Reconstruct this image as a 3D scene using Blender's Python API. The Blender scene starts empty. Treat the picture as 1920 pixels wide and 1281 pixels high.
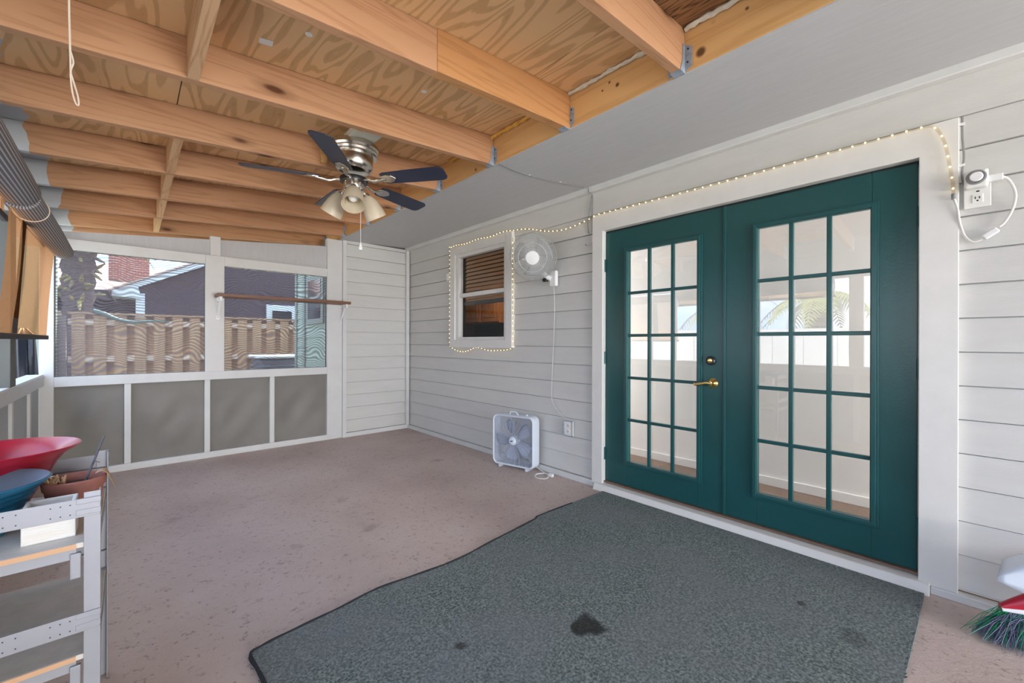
import bpy, bmesh, math, random
from mathutils import Vector, Matrix
random.seed(7)
S = bpy.context.scene
COL = S.collection
R = math.radians
PI = math.pi

# ------------------------------------------------------------------ camera
YAW, ROLL, FPX = R(42.577), R(0.155), 780.0
fw = Vector((math.sin(YAW), math.cos(YAW), 0)); rt = Vector((math.cos(YAW), -math.sin(YAW), 0)); up = Vector((0, 0, 1))
r2 = rt*math.cos(ROLL) + up*math.sin(ROLL); u2 = -rt*math.sin(ROLL) + up*math.cos(ROLL)
cam = bpy.data.cameras.new('camera'); camo = bpy.data.objects.new('camera', cam); COL.objects.link(camo)
cam.sensor_fit = 'HORIZONTAL'; cam.sensor_width = 36.0; cam.lens = 36.0*FPX/1920.0; cam.clip_start = 0.03; cam.clip_end = 300
b = -fw
camo.matrix_world = Matrix(((r2.x, u2.x, b.x, 0), (r2.y, u2.y, b.y, 0), (r2.z, u2.z, b.z, 1.2), (0, 0, 0, 1)))
S.camera = camo

# ------------------------------------------------------------------ view, world, sun, lamps
S.view_settings.view_transform = 'Standard'; S.view_settings.look = 'None'
S.view_settings.gamma = 1.0; S.view_settings.use_curve_mapping = False
S.view_settings.exposure = 2.27
W = bpy.data.worlds.new('sky'); S.world = W; W.use_nodes = True
n = W.node_tree.nodes; l = W.node_tree.links; n.clear()
tc = n.new('ShaderNodeTexCoord'); mp = n.new('ShaderNodeMapping'); mp.inputs['Scale'].default_value = (1.2, 1.2, 3.0)
no = n.new('ShaderNodeTexNoise'); no.inputs['Scale'].default_value = 2.2; no.inputs['Detail'].default_value = 7; no.inputs['Roughness'].default_value = .55
rp = n.new('ShaderNodeValToRGB'); rp.color_ramp.elements[0].position = .38; rp.color_ramp.elements[0].color = (.30, .54, .98, 1)
rp.color_ramp.elements[1].position = .62; rp.color_ramp.elements[1].color = (.88, .93, .99, 1)
bg = n.new('ShaderNodeBackground'); bg.inputs['Strength'].default_value = 1.0; ow = n.new('ShaderNodeOutputWorld')
l.new(tc.outputs['Generated'], mp.inputs['Vector']); l.new(mp.outputs['Vector'], no.inputs['Vector']); l.new(no.outputs['Fac'], rp.inputs['Fac'])
l.new(rp.outputs['Color'], bg.inputs['Color']); l.new(bg.outputs['Background'], ow.inputs['Surface'])

def lamp(name, kind, energy, loc, look=None, size=1.0, size_y=None, color=(1, 1, 1)):
    d = bpy.data.lights.new(name, kind); d.energy = energy; d.color = color
    o = bpy.data.objects.new(name, d); COL.objects.link(o); o.location = loc
    if kind == 'AREA':
        d.size = size
        if size_y: d.shape = 'RECTANGLE'; d.size_y = size_y
    if look: o.rotation_euler = Vector(look).to_track_quat('-Z', 'Y').to_euler()
    return o
sun = lamp('sun', 'SUN', 3.5, (0, 0, 20), (-.42, -.38, -.82), color=(1, .95, .87)); sun.data.angle = R(1.0)
lamp('rear_fill', 'AREA', 48, (1.1, -6.0, 1.3), (0, 1, .03), 3.4, 2.0, (1, .975, .94))  # added fill, stands in for daylight from the open rear end
lamp('low_rear_fill', 'AREA', 75, (1.1, -5.9, .12), (0, .80, .60), 3.4, .9, (1, .965, .92))  # added low fill aimed up, stands in for light off the ground
lamp('hallway_fill', 'AREA', 46, (3.35, -3.1, 1.35), (0, 1, 0), .8, 2.2, (1, .975, .96))  # unseen lights added at both hall ends to brighten the wall
lamp('hallway_fill', 'AREA', 3.5, (3.35, 2.95, 1.35), (0, -1, 0), .8, 2.2, (1, .975, .96))
lamp('kitchen_fill', 'AREA', 7, (4.0, 4.6, 2.4), (0, 0, -1), .5, 1.0, (1, .85, .7))  # unseen light added to bring out the cabinet and blind

# ------------------------------------------------------------------ materials
def mat(name, col, rough=.6, metal=0.0, spec=.5, bump=0, bscale=60, var=0, vscale=6, col2=None, stretch=(1, 1, 1)):
    m = bpy.data.materials.new(name); m.use_nodes = True
    t = m.node_tree; p = t.nodes['Principled BSDF']
    p.inputs['Base Color'].default_value = (*col, 1); p.inputs['Roughness'].default_value = rough
    p.inputs['Metallic'].default_value = metal; p.inputs['Specular IOR Level'].default_value = spec
    c = t.nodes.new('ShaderNodeTexCoord'); mpp = t.nodes.new('ShaderNodeMapping'); mpp.inputs['Scale'].default_value = stretch
    t.links.new(c.outputs['Object'], mpp.inputs['Vector'])
    if var or col2:
        nz = t.nodes.new('ShaderNodeTexNoise'); nz.inputs['Scale'].default_value = vscale; nz.inputs['Detail'].default_value = 6; nz.inputs['Roughness'].default_value = .6
        t.links.new(mpp.outputs['Vector'], nz.inputs['Vector'])
        rr = t.nodes.new('ShaderNodeValToRGB'); rr.color_ramp.elements[0].position = .35; rr.color_ramp.elements[1].position = .65
        c2 = col2 or tuple(max(0, v*(1-var)) for v in col)
        rr.color_ramp.elements[0].color = (*c2, 1); rr.color_ramp.elements[1].color = (*col, 1)
        t.links.new(nz.outputs['Fac'], rr.inputs['Fac']); t.links.new(rr.outputs['Color'], p.inputs['Base Color'])
    if bump:
        nb = t.nodes.new('ShaderNodeTexNoise'); nb.inputs['Scale'].default_value = bscale; nb.inputs['Detail'].default_value = 4
        t.links.new(mpp.outputs['Vector'], nb.inputs['Vector'])
        bp = t.nodes.new('ShaderNodeBump'); bp.inputs['Strength'].default_value = bump; bp.inputs['Distance'].default_value = .01
        t.links.new(nb.outputs['Fac'], bp.inputs['Height']); t.links.new(bp.outputs['Normal'], p.inputs['Normal'])
    return m

class N:
    """tiny node helper"""
    def __init__(s, m): s.t = m.node_tree; s.p = s.t.nodes.get('Principled BSDF')
    def new(s, kind, **kw):
        x = s.t.nodes.new(kind)
        for k, v in kw.items():
            if k.startswith('i_'): x.inputs[k[2:].replace('_', ' ')].default_value = v
            else: setattr(x, k, v)
        return x
    def lk(s, a, b): s.t.links.new(a, b)
    def math(s, op, a, b=None):
        x = s.t.nodes.new('ShaderNodeMath'); x.operation = op
        for i, v in enumerate((a, b)):
            if v is None: continue
            if isinstance(v, (int, float)): x.inputs[i].default_value = v
            else: s.lk(v, x.inputs[i])
        return x.outputs[0]
    def mix(s, fac, a, b):
        x = s.t.nodes.new('ShaderNodeMix'); x.data_type = 'RGBA'
        for i, v in ((0, fac), (6, a), (7, b)):
            if isinstance(v, (int, float)): x.inputs[i].default_value = v
            elif isinstance(v, tuple): x.inputs[i].default_value = (*v, 1)
            else: s.lk(v, x.inputs[i])
        return x.outputs[2]
    def ramp(s, v, pts):
        x = s.t.nodes.new('ShaderNodeValToRGB'); e = x.color_ramp.elements
        while len(e) < len(pts): e.new(.5)
        for q, (pos, c) in zip(e, pts): q.position = pos; q.color = (*c, 1) if isinstance(c, tuple) else (c, c, c, 1)
        s.lk(v, x.inputs[0]); return x.outputs[0]

def wood(name, light, dark, stretch, scale=1.0, rings=14, knots=.0, rough=.62, paint_edge=None, fine=.35, hard=False):
    """rotary cut / flat sawn grain: contour bands of a stretched noise field"""
    m = mat(name, light, rough, spec=.3); h = N(m)
    c = h.new('ShaderNodeTexCoord'); mp = h.new('ShaderNodeMapping', i_Scale=stretch)
    oi = h.new('ShaderNodeObjectInfo')
    sh = h.new('ShaderNodeVectorMath', operation='SCALE'); sh.inputs[0].default_value = (7.3, 3.1, 5.7)
    h.lk(oi.outputs['Random'], sh.inputs['Scale'])
    ad = h.new('ShaderNodeVectorMath', operation='ADD')
    h.lk(c.outputs['Object'], mp.inputs['Vector']); h.lk(mp.outputs['Vector'], ad.inputs[0]); h.lk(sh.outputs[0], ad.inputs[1])
    nz = h.new('ShaderNodeTexNoise', i_Scale=scale, i_Detail=2.0, i_Roughness=.45, i_Distortion=.25); h.lk(ad.outputs[0], nz.inputs['Vector'])
    band = h.math('SINE', h.math('MULTIPLY', nz.outputs['Fac'], rings*6.28))
    nf = h.new('ShaderNodeTexNoise', i_Scale=scale*14, i_Detail=3.0); h.lk(ad.outputs[0], nf.inputs['Vector'])
    v = h.math('ADD', h.math('MULTIPLY', band, .32), h.math('MULTIPLY', nf.outputs['Fac'], fine*2.2))
    mid = tuple((a+b_)/2 for a, b_ in zip(light, dark))
    col = h.ramp(v, [(.26, light), (.42, mid), (.56, mid), (.78, dark)] if hard else [(.05, light), (.42, light), (.68, mid), (.9, dark)])
    nl = h.new('ShaderNodeTexNoise', i_Scale=1.7, i_Detail=2.0); h.lk(c.outputs['Object'], nl.inputs['Vector'])
    col = h.mix(h.math('MULTIPLY', nl.outputs['Fac'], .35), col, mid)
    if knots:
        vo = h.new('ShaderNodeTexVoronoi', i_Scale=1.0); kp = h.new('ShaderNodeMapping', i_Scale=(1.6, 3.0, 4.5))
        h.lk(ad.outputs[0], kp.inputs['Vector'])
        kp2 = h.new('ShaderNodeMapping', i_Scale=(2.1, 6.0, 6.0)); h.lk(c.outputs['Object'], kp2.inputs['Vector'])
        ad2 = h.new('ShaderNodeVectorMath', operation='ADD'); h.lk(kp2.outputs[0], ad2.inputs[0]); h.lk(sh.outputs[0], ad2.inputs[1])
        h.lk(ad2.outputs[0], vo.inputs['Vector'])
        k = h.ramp(vo.outputs['Distance'], [(.0, 1.0), (knots*.5, 1.0), (knots, .35), (knots*2.0, .0)])
        col = h.mix(k, col, (.10, .035, .012))
    if paint_edge is not None:
        sx = h.new('ShaderNodeSeparateXYZ'); g = h.new('ShaderNodeNewGeometry'); h.lk(g.outputs['Position'], sx.inputs[0])
        pn = h.new('ShaderNodeTexNoise', i_Scale=5.0, i_Detail=2.0); h.lk(g.outputs['Position'], pn.inputs['Vector'])
        e = h.math('ADD', sx.outputs['X'], h.math('MULTIPLY', pn.outputs['Fac'], -.16))
        col = h.mix(h.math('LESS_THAN', e, paint_edge), col, (.47, .50, .52))
    h.lk(col, h.p.inputs['Base Color'])
    bp = h.new('ShaderNodeBump', i_Strength=.12, i_Distance=.004); h.lk(v, bp.inputs['Height']); h.lk(bp.outputs[0], h.p.inputs['Normal'])
    return m

M = {}
M['siding'] = mat('siding_paint', (.60, .592, .565), .55, spec=.35, bump=.10, bscale=40, var=.05, vscale=3, stretch=(1, 1, 5))
M['soffit'] = mat('soffit_paint', (.52, .525, .53), .6, spec=.3, bump=.12, bscale=25, var=.06, vscale=5, stretch=(8, 1, 1))
M['trim'] = mat('white_trim_paint', (.72, .705, .67), .45, bump=.05, bscale=50, var=.05, vscale=9)
M['frame'] = mat('frame_paint', (.64, .64, .625), .5, bump=.06, bscale=50, var=.06, vscale=5)
M['panelgrey'] = mat('grey_panel_paint', (.44, .46, .46), .6, bump=.25, bscale=22, var=.08, vscale=4, stretch=(1, 1, .4))
M['vinyl'] = mat('grey_kick_fabric', (.215, .20, .178), .55, bump=.30, bscale=5, var=.18, vscale=2.2)
M['green'] = mat('green_door_paint', (.010, .078, .080), .32, spec=.5, bump=.06, bscale=70, var=.12, vscale=5)
M['white'] = mat('white_plastic', (.78, .78, .77), .35)
M['bluewhite'] = mat('bluish_white_plastic', (.62, .68, .76), .35)
M['outletwhite'] = mat('outlet_plastic', (.76, .75, .71), .4)
M['black'] = mat('black_plastic', (.012, .012, .013), .4)
M['gapshadow'] = mat('gap_shadow_dark', (.008, .012, .012), .7)  # near-black colour paints the shadow in the gap round the doors
M['chrome'] = mat('brushed_nickel', (.62, .58, .52), .22, metal=1, spec=.5)
M['brass'] = mat('brass', (.80, .60, .25), .18, metal=1)
M['galv'] = mat('galvanised_steel', (.36, .41, .48), .45, metal=.2, var=.3, vscale=30)
M['steelshelf'] = mat('grey_shelf_steel', (.31, .315, .345), .42, metal=.15, var=.08, vscale=8)
M['chip'] = mat('particle_board', (.60, .56, .51), .6, var=.14, vscale=18)
M['chipedge'] = mat('raw_board_edge', (.55, .33, .19), .7)
M['navyblade'] = mat('fan_blade_navy', (.018, .026, .055), .38, var=.25, vscale=4)
M['frost'] = mat('frosted_glass', (.80, .70, .53), .35)
fr = N(M['frost']); fr.p.inputs['Transmission Weight'].default_value = .35; fr.p.inputs['Subsurface Weight'].default_value = .0
M['bulb'] = mat('bulb_glass', (.95, .94, .90), .3)
M['cream'] = mat('cream_board_paint', (.66, .66, .56), .5)
M['foam'] = mat('yellow_foam', (.78, .43, .08), .7, bump=.6, bscale=40, var=.25, vscale=20)
M['foamw'] = mat('white_caulk', (.72, .68, .58), .7, bump=.6, bscale=40, var=.2, vscale=20)
M['red'] = mat('red_glazed_plastic', (.36, .008, .028), .30, var=.2, vscale=10)
M['bluepot'] = mat('blue_glaze', (.018, .15, .27), .28, var=.35, vscale=12)
M['bluein'] = mat('blue_pot_inside', (.10, .125, .16), .6)
M['terra'] = mat('terracotta', (.33, .13, .10), .8, var=.2, vscale=14)
M['soil'] = mat('dry_soil', (.07, .05, .04), .95, bump=.8, bscale=80, var=.5, vscale=60)
M['leafdry'] = mat('dry_leaf', (.52, .34, .20), .7, var=.3, vscale=30)
M['twig'] = mat('grey_stick', (.055, .055, .07), .6, var=.3, vscale=40)
M['whitewood'] = mat('whitewashed_wood', (.72, .72, .70), .6, bump=.3, bscale=30, col2=(.66, .62, .56), vscale=5, stretch=(2, 2, 12))
M['brownpaint'] = mat('shelf_brown', (.21, .075, .03), .45, var=.35, vscale=10, stretch=(1, 6, 6))
M['cord'] = mat('white_cord', (.72, .70, .66), .45)
M['greycord'] = mat('grey_wire', (.22, .22, .22), .5)
M['string'] = mat('cotton_string', (.74, .62, .50), .8)
M['tilefloor'] = mat('brown_tile', (.20, .125, .085), .4, var=.2, vscale=6)
M['inwall'] = mat('white_interior_wall', (.80, .79, .775), .6)
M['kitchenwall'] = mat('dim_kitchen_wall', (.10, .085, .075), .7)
M['oak'] = wood('oak_cabinet', (.36, .14, .04), (.20, .065, .02), (1, 1, .15), 8, 6)
M['slat'] = mat('tan_blind_slats', (.46, .29, .17), .55)
M['brush_g'] = mat('green_bristle', (.01, .30, .12), .5)
M['brush_b'] = mat('grey_blue_bristle', (.14, .16, .24), .6)
M['redplastic'] = mat('red_plastic', (.42, .01, .03), .35)
M['panwhite'] = mat('white_dustpan_plastic', (.74, .80, .88), .3)
M['tarp'] = mat('black_tarp', (.014, .017, .028), .28, bump=.3, bscale=6)
M['mountwood'] = wood('pale_pine_block', (.62, .37, .16), (.45, .22, .08), (1, 6, 6), 2, 8)
M['rafter'] = wood('rafter_pine', (.50, .275, .148), (.32, .15, .068), (.55, 9, 9), 1.0, 9, knots=.125, paint_edge=-.50, fine=.30)
M['rafter2'] = wood('rafter_pine_darker', (.50, .25, .10), (.32, .14, .05), (.55, 9, 9), 1.0, 9, knots=.125, fine=.30)
M['block'] = wood('block_pine', (.68, .43, .24), (.46, .24, .10), (9, .7, 9), 1.0, 8, knots=.0, paint_edge=-.50)
M['ledger'] = wood('ledger_pine', (.70, .42, .18), (.56, .30, .11), (8, .45, 8), .8, 6, knots=.06)
h = N(M['ledger']); src = h.p.inputs['Base Color'].links[0].from_socket; g = h.new('ShaderNodeNewGeometry')
for (ky, kz, kr) in ((.812, 2.515, .018), (1.30, 2.60, .006), (1.345, 2.575, .005), (.62, 2.60, .006), (1.25, 2.565, .009)):     # knots in the grain
    mp = h.new('ShaderNodeVectorMath', operation='DISTANCE'); h.lk(g.outputs['Position'], mp.inputs[0]); mp.inputs[1].default_value = (1.903, ky, kz)
    src = h.mix(h.ramp(mp.outputs['Value'], [(kr*.8, 1.0), (kr, .75), (kr*1.5, 0.0)]), src, (.13, .06, .025))
h.lk(src, h.p.inputs['Base Color'])
M['ply'] = wood('plywood', (.84, .55, .285), (.44, .235, .095), (4.2, .7, 1), 1.0, 13, knots=.0, paint_edge=-.50, fine=.22, hard=True)
M['plyold'] = wood('weathered_plywood', (.30, .155, .07), (.07, .035, .016), (9, .8, 1), 1.2, 14, knots=.0, fine=.5)
M['fencew'] = mat('tan_fence_board', (.46, .31, .185), .8, var=.22, vscale=3, stretch=(9, 9, .6))
M['fencerail'] = mat('pale_fence_rail', (.62, .52, .42), .8)
M['fencegrey'] = mat('grey_fence_board', (.27, .23, .21), .8, var=.2, vscale=4, stretch=(9, 9, .6))
M['housedark'] = mat('dark_plum_siding', (.052, .040, .052), .7, var=.12, vscale=5)
M['houselight'] = mat('pale_blue_trim', (.62, .72, .80), .5)
M['roofpink'] = mat('tan_pink_shingle', (.56, .43, .38), .8, var=.15, vscale=6)
M['darkeave'] = mat('dark_eave', (.045, .040, .042), .8)
M['housegreen'] = mat('pale_green_paint', (.34, .44, .36), .6, var=.06, vscale=4)
M['palegreen'] = mat('pale_mint_paint', (.26, .31, .28), .6, var=.05, vscale=2)
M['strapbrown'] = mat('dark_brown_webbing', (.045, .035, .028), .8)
M['darkglass'] = mat('dark_window_glass', (.02, .03, .035), .1)
M['ac'] = mat('condenser_steel', (.10, .12, .15), .5, metal=.3)
M['bounce_slab'] = mat('pale_concrete', (.55, .53, .49), .85, var=.1, vscale=3)
M['backlitpost'] = mat('backlit_post_dark', (.10, .10, .085), .6)  # backlit darkness of one mullion put into its colour
M['grass'] = mat('grass_ground', (.14, .17, .06), .95, col2=(.22, .17, .10), vscale=4, bump=.5, bscale=30)
M['trunk'] = mat('palm_trunk', (.13, .10, .085), .95, bump=1.0, bscale=30, col2=(.05, .04, .035), vscale=14)
M['frondold'] = mat('dry_frond', (.20, .16, .12), .9)
M['frondbase'] = mat('palm_boot', (.34, .31, .10), .9, col2=(.13, .10, .08), vscale=2.5)
M['frond'] = mat('green_frond', (.14, .20, .04), .6, col2=(.30, .30, .06), vscale=5)
M['vinylfence'] = mat('white_vinyl_fence', (.74, .76, .76), .4)
M['hose'] = mat('teal_hose', (.12, .22, .20), .5, var=.5, vscale=30)
M['roofdark'] = mat('roof_shingle', (.20, .19, .18), .9)
M['sticker'] = mat('paper_label', (.85, .84, .78), .6)
M['stickerink'] = mat('green_ink', (.25, .33, .25), .6)
M['logo'] = mat('blue_grey_ink', (.10, .15, .26), .5)
M['grille'] = mat('white_wire', (.46, .50, .60), .4)
M['wallwire'] = mat('pale_wire', (.52, .53, .52), .4)
M['greyblade'] = mat('clear_grey_blade', (.42, .43, .43), .3)
fr = N(M['greyblade']); fr.p.inputs['Alpha'].default_value = .45
M['shadedblade'] = mat('shaded_fan_blade', (.34, .39, .50), .3)  # shade inside the box fan put into the blade colour

def brick_mat():
    m = mat('chimney_brick', (.36, .13, .09), .85); h = N(m)
    c = h.new('ShaderNodeTexCoord'); mp = h.new('ShaderNodeMapping'); mp.inputs['Rotation'].default_value = (PI/2, 0, 0)
    h.lk(c.outputs['Object'], mp.inputs['Vector'])
    bt = h.new('ShaderNodeTexBrick', i_Color1=(.36, .13, .085, 1), i_Color2=(.26, .10, .08, 1), i_Mortar=(.45, .40, .36, 1), i_Scale=4.5)
    h.lk(mp.outputs[0], bt.inputs['Vector']); h.lk(bt.outputs['Color'], h.p.inputs['Base Color']); return m
M['brick'] = brick_mat()

def floor_mat():
    m = mat('painted_concrete', (.26, .20, .18), .62, spec=.35); h = N(m)
    c = h.new('ShaderNodeTexCoord')
    n1 = h.new('ShaderNodeTexNoise', i_Scale=1.1, i_Detail=8.0, i_Roughness=.62); h.lk(c.outputs['Object'], n1.inputs['Vector'])
    col = h.ramp(n1.outputs['Fac'], [(.30, (.45, .35, .31)), (.50, (.54, .435, .39)), (.70, (.60, .505, .46))])
    n2 = h.new('ShaderNodeTexNoise', i_Scale=38.0, i_Detail=5.0, i_Roughness=.7); h.lk(c.outputs['Object'], n2.inputs['Vector'])
    col = h.mix(h.ramp(n2.outputs['Fac'], [(.57, 0.0), (.66, .6)]), col, (.20, .145, .13))
    col = h.mix(h.ramp(n2.outputs['Fac'], [(.32, .5), (.41, 0.0)]), col, (.58, .50, .48))
    n3 = h.new('ShaderNodeTexNoise', i_Scale=3.3, i_Detail=3.0); h.lk(c.outputs['Object'], n3.inputs['Vector'])
    col = h.mix(h.ramp(n3.outputs['Fac'], [(.66, 0.0), (.74, .45)]), col, (.24, .17, .15))
    h.lk(col, h.p.inputs['Base Color'])
    bp = h.new('ShaderNodeBump', i_Strength=.6, i_Distance=.008); h.lk(n2.outputs['Fac'], bp.inputs['Height']); h.lk(bp.outputs[0], h.p.inputs['Normal'])
    return m
M['floor'] = floor_mat()

def rug_mat():
    m = mat('green_grey_turf', (.09, .12, .11), .95, spec=.1); h = N(m)
    c = h.new('ShaderNodeTexCoord')
    n1 = h.new('ShaderNodeTexNoise', i_Scale=95.0, i_Detail=4.0, i_Roughness=.75); h.lk(c.outputs['Object'], n1.inputs['Vector'])
    col = h.ramp(n1.outputs['Fac'], [(.36, (.060, .080, .077)), (.50, (.190, .232, .222)), (.64, (.38, .43, .405))])
    n2 = h.new('ShaderNodeTexNoise', i_Scale=2.4, i_Detail=5.0); h.lk(c.outputs['Object'], n2.inputs['Vector'])
    col = h.mix(h.ramp(n2.outputs['Fac'], [(.35, 0.0), (.65, .55)]), col, (.235, .250, .265))
    # two worn-in stains with a shape of their own
    for (sx, sy, rad, stg) in ((1.407-1.55, 1.065-1.02, .075, .85), (.95-1.55, 1.33-1.02, .03, .7), (2.15-1.55, .30-1.02, .06, .28), (2.25-1.55, .50-1.02, .02, .6)):
        d = h.new('ShaderNodeVectorMath', operation='DISTANCE'); nn = h.new('ShaderNodeTexNoise', i_Scale=14.0, i_Detail=3.0)
        h.lk(c.outputs['Object'], nn.inputs['Vector']); h.lk(c.outputs['Object'], d.inputs[0]); d.inputs[1].default_value = (sx, sy, .012)
        v = h.math('ADD', d.outputs['Value'], h.math('MULTIPLY', h.math('SUBTRACT', nn.outputs['Fac'], .5), rad*1.6))
        col = h.mix(h.ramp(v, [(rad*.7, stg), (rad*1.1, 0.0)]), col, (.028, .026, .022))
    h.lk(col, h.p.inputs['Base Color'])
    bp = h.new('ShaderNodeBump', i_Strength=1.0, i_Distance=.012); h.lk(n1.outputs['Fac'], bp.inputs['Height']); h.lk(bp.outputs[0], h.p.inputs['Normal'])
    return m
M['rug'] = rug_mat()
M['rugedge'] = mat('dark_rug_binding', (.018, .022, .026), .9, bump=.8, bscale=60)

def mesh_screen():
    m = bpy.data.materials.new('insect_screen'); m.use_nodes = True; h = N(m); t = m.node_tree
    for x in list(t.nodes): t.nodes.remove(x)
    c = h.new('ShaderNodeTexCoord'); mp = h.new('ShaderNodeMapping', i_Scale=(1, 1, 1)); h.lk(c.outputs['Object'], mp.inputs['Vector'])
    # two layers of slack weave beat against each other in wavy bands
    nz = h.new('ShaderNodeTexNoise', i_Scale=3.2, i_Detail=1.0); h.lk(mp.outputs[0], nz.inputs['Vector'])
    sp = h.new('ShaderNodeSeparateXYZ'); h.lk(mp.outputs[0], sp.inputs[0])
    ph = h.math('ADD', h.math('MULTIPLY', sp.outputs['Z'], 36.0), h.math('MULTIPLY', nz.outputs['Fac'], 11.0))
    ph = h.math('ADD', ph, h.math('MULTIPLY', h.math('SINE', h.math('MULTIPLY', sp.outputs['X'], 9.0)), .55))
    s = h.math('SINE', h.math('MULTIPLY', ph, 6.2832))
    fac = h.math('ADD', h.math('MULTIPLY', s, .19), .33)
    tr = h.new('ShaderNodeBsdfTransparent'); df = h.new('ShaderNodeBsdfDiffuse', i_Color=(.20, .18, .21, 1))
    mx = h.new('ShaderNodeMixShader'); h.lk(fac, mx.inputs[0]); h.lk(tr.outputs[0], mx.inputs[1]); h.lk(df.outputs[0], mx.inputs[2])
    o = h.new('ShaderNodeOutputMaterial'); h.lk(mx.outputs[0], o.inputs[0]); return m
M['screen'] = mesh_screen()

def glass_mat(name, tint=(1, 1, 1), ior=1.5, boost=0.0):
    m = bpy.data.materials.new(name); m.use_nodes = True; h = N(m); t = m.node_tree
    for x in list(t.nodes): t.nodes.remove(x)
    f = h.new('ShaderNodeLayerWeight', i_Blend=.5); fz = h.math('ADD', h.math('MULTIPLY', h.math('POWER', f.outputs['Facing'], 5.0), .96), .04+boost); tr = h.new('ShaderNodeBsdfTransparent', i_Color=(*tint, 1)); g = h.new('ShaderNodeBsdfGlossy', i_Roughness=.006)
    mx = h.new('ShaderNodeMixShader'); h.lk(fz, mx.inputs[0]); h.lk(tr.outputs[0], mx.inputs[1]); h.lk(g.outputs[0], mx.inputs[2])
    o = h.new('ShaderNodeOutputMaterial'); h.lk(mx.outputs[0], o.inputs[0]); return m
M['glass'] = glass_mat('door_glass', (.93, .93, .93), 1.5, .16)
M['wglass'] = glass_mat('window_glass', (.85, .85, .85), 1.5, .0)
M['pipe'] = glass_mat('clear_rope_tube', (.95, .92, .85), 1.4, .03)

def shade_mat(name, col, weave, solid=.72):
    m = bpy.data.materials.new(name); m.use_nodes = True; h = N(m); t = m.node_tree
    for x in list(t.nodes): t.nodes.remove(x)
    c = h.new('ShaderNodeTexCoord')
    a = h.new('ShaderNodeTexWave', i_Scale=weave, i_Distortion=.6); a.bands_direction = 'Z'
    b_ = h.new('ShaderNodeTexWave', i_Scale=weave*.8, i_Distortion=.4); b_.bands_direction = 'Y'
    h.lk(c.outputs['Object'], a.inputs['Vector']); h.lk(c.outputs['Object'], b_.inputs['Vector'])
    v = h.math('MULTIPLY', a.outputs['Fac'], b_.outputs['Fac'])
    cc = h.mix(v, tuple(x*.72 for x in col), col)
    df = h.new('ShaderNodeBsdfDiffuse'); tl = h.new('ShaderNodeBsdfTranslucent'); tr = h.new('ShaderNodeBsdfTransparent', i_Color=(.95, .52, .28, 1))
    h.lk(cc, df.inputs[0]); h.lk(cc, tl.inputs[0])
    m1 = h.new('ShaderNodeMixShader', i_Fac=.62); h.lk(df.outputs[0], m1.inputs[1]); h.lk(tl.outputs[0], m1.inputs[2])
    m2 = h.new('ShaderNodeMixShader'); h.lk(h.math('ADD', h.math('MULTIPLY', v, .25), solid-.06), m2.inputs[0]); h.lk(tr.outputs[0], m2.inputs[1]); h.lk(m1.outputs[0], m2.inputs[2])
    o = h.new('ShaderNodeOutputMaterial'); h.lk(m2.outputs[0], o.inputs[0]); return m
M['shade'] = shade_mat('tan_shade_weave', (.42, .20, .085), 70, .50)

def roll_mat():
    m = mat('rolled_shade', (.30, .28, .27), .8); h = N(m)
    c = h.new('ShaderNodeTexCoord'); s = h.new('ShaderNodeSeparateXYZ'); h.lk(c.outputs['Object'], s.inputs[0])
    an = h.math('ARCTAN2', s.outputs['Z'], s.outputs['X'])
    w = h.math('SINE', h.math('MULTIPLY', an, 34.0))
    h.lk(h.ramp(w, [(.20, (.13, .125, .135)), (.5, (.44, .43, .44))]), h.p.inputs['Base Color']); return m
M['roll'] = roll_mat()
def emis(name, col, st):
    m = bpy.data.materials.new(name); m.use_nodes = True; p = m.node_tree.nodes['Principled BSDF']
    p.inputs['Emission Color'].default_value = (*col, 1); p.inputs['Emission Strength'].default_value = st; p.inputs['Base Color'].default_value = (*col, 1); return m
M['led'] = emis('warm_led', (1, .74, .36), .9)

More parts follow.
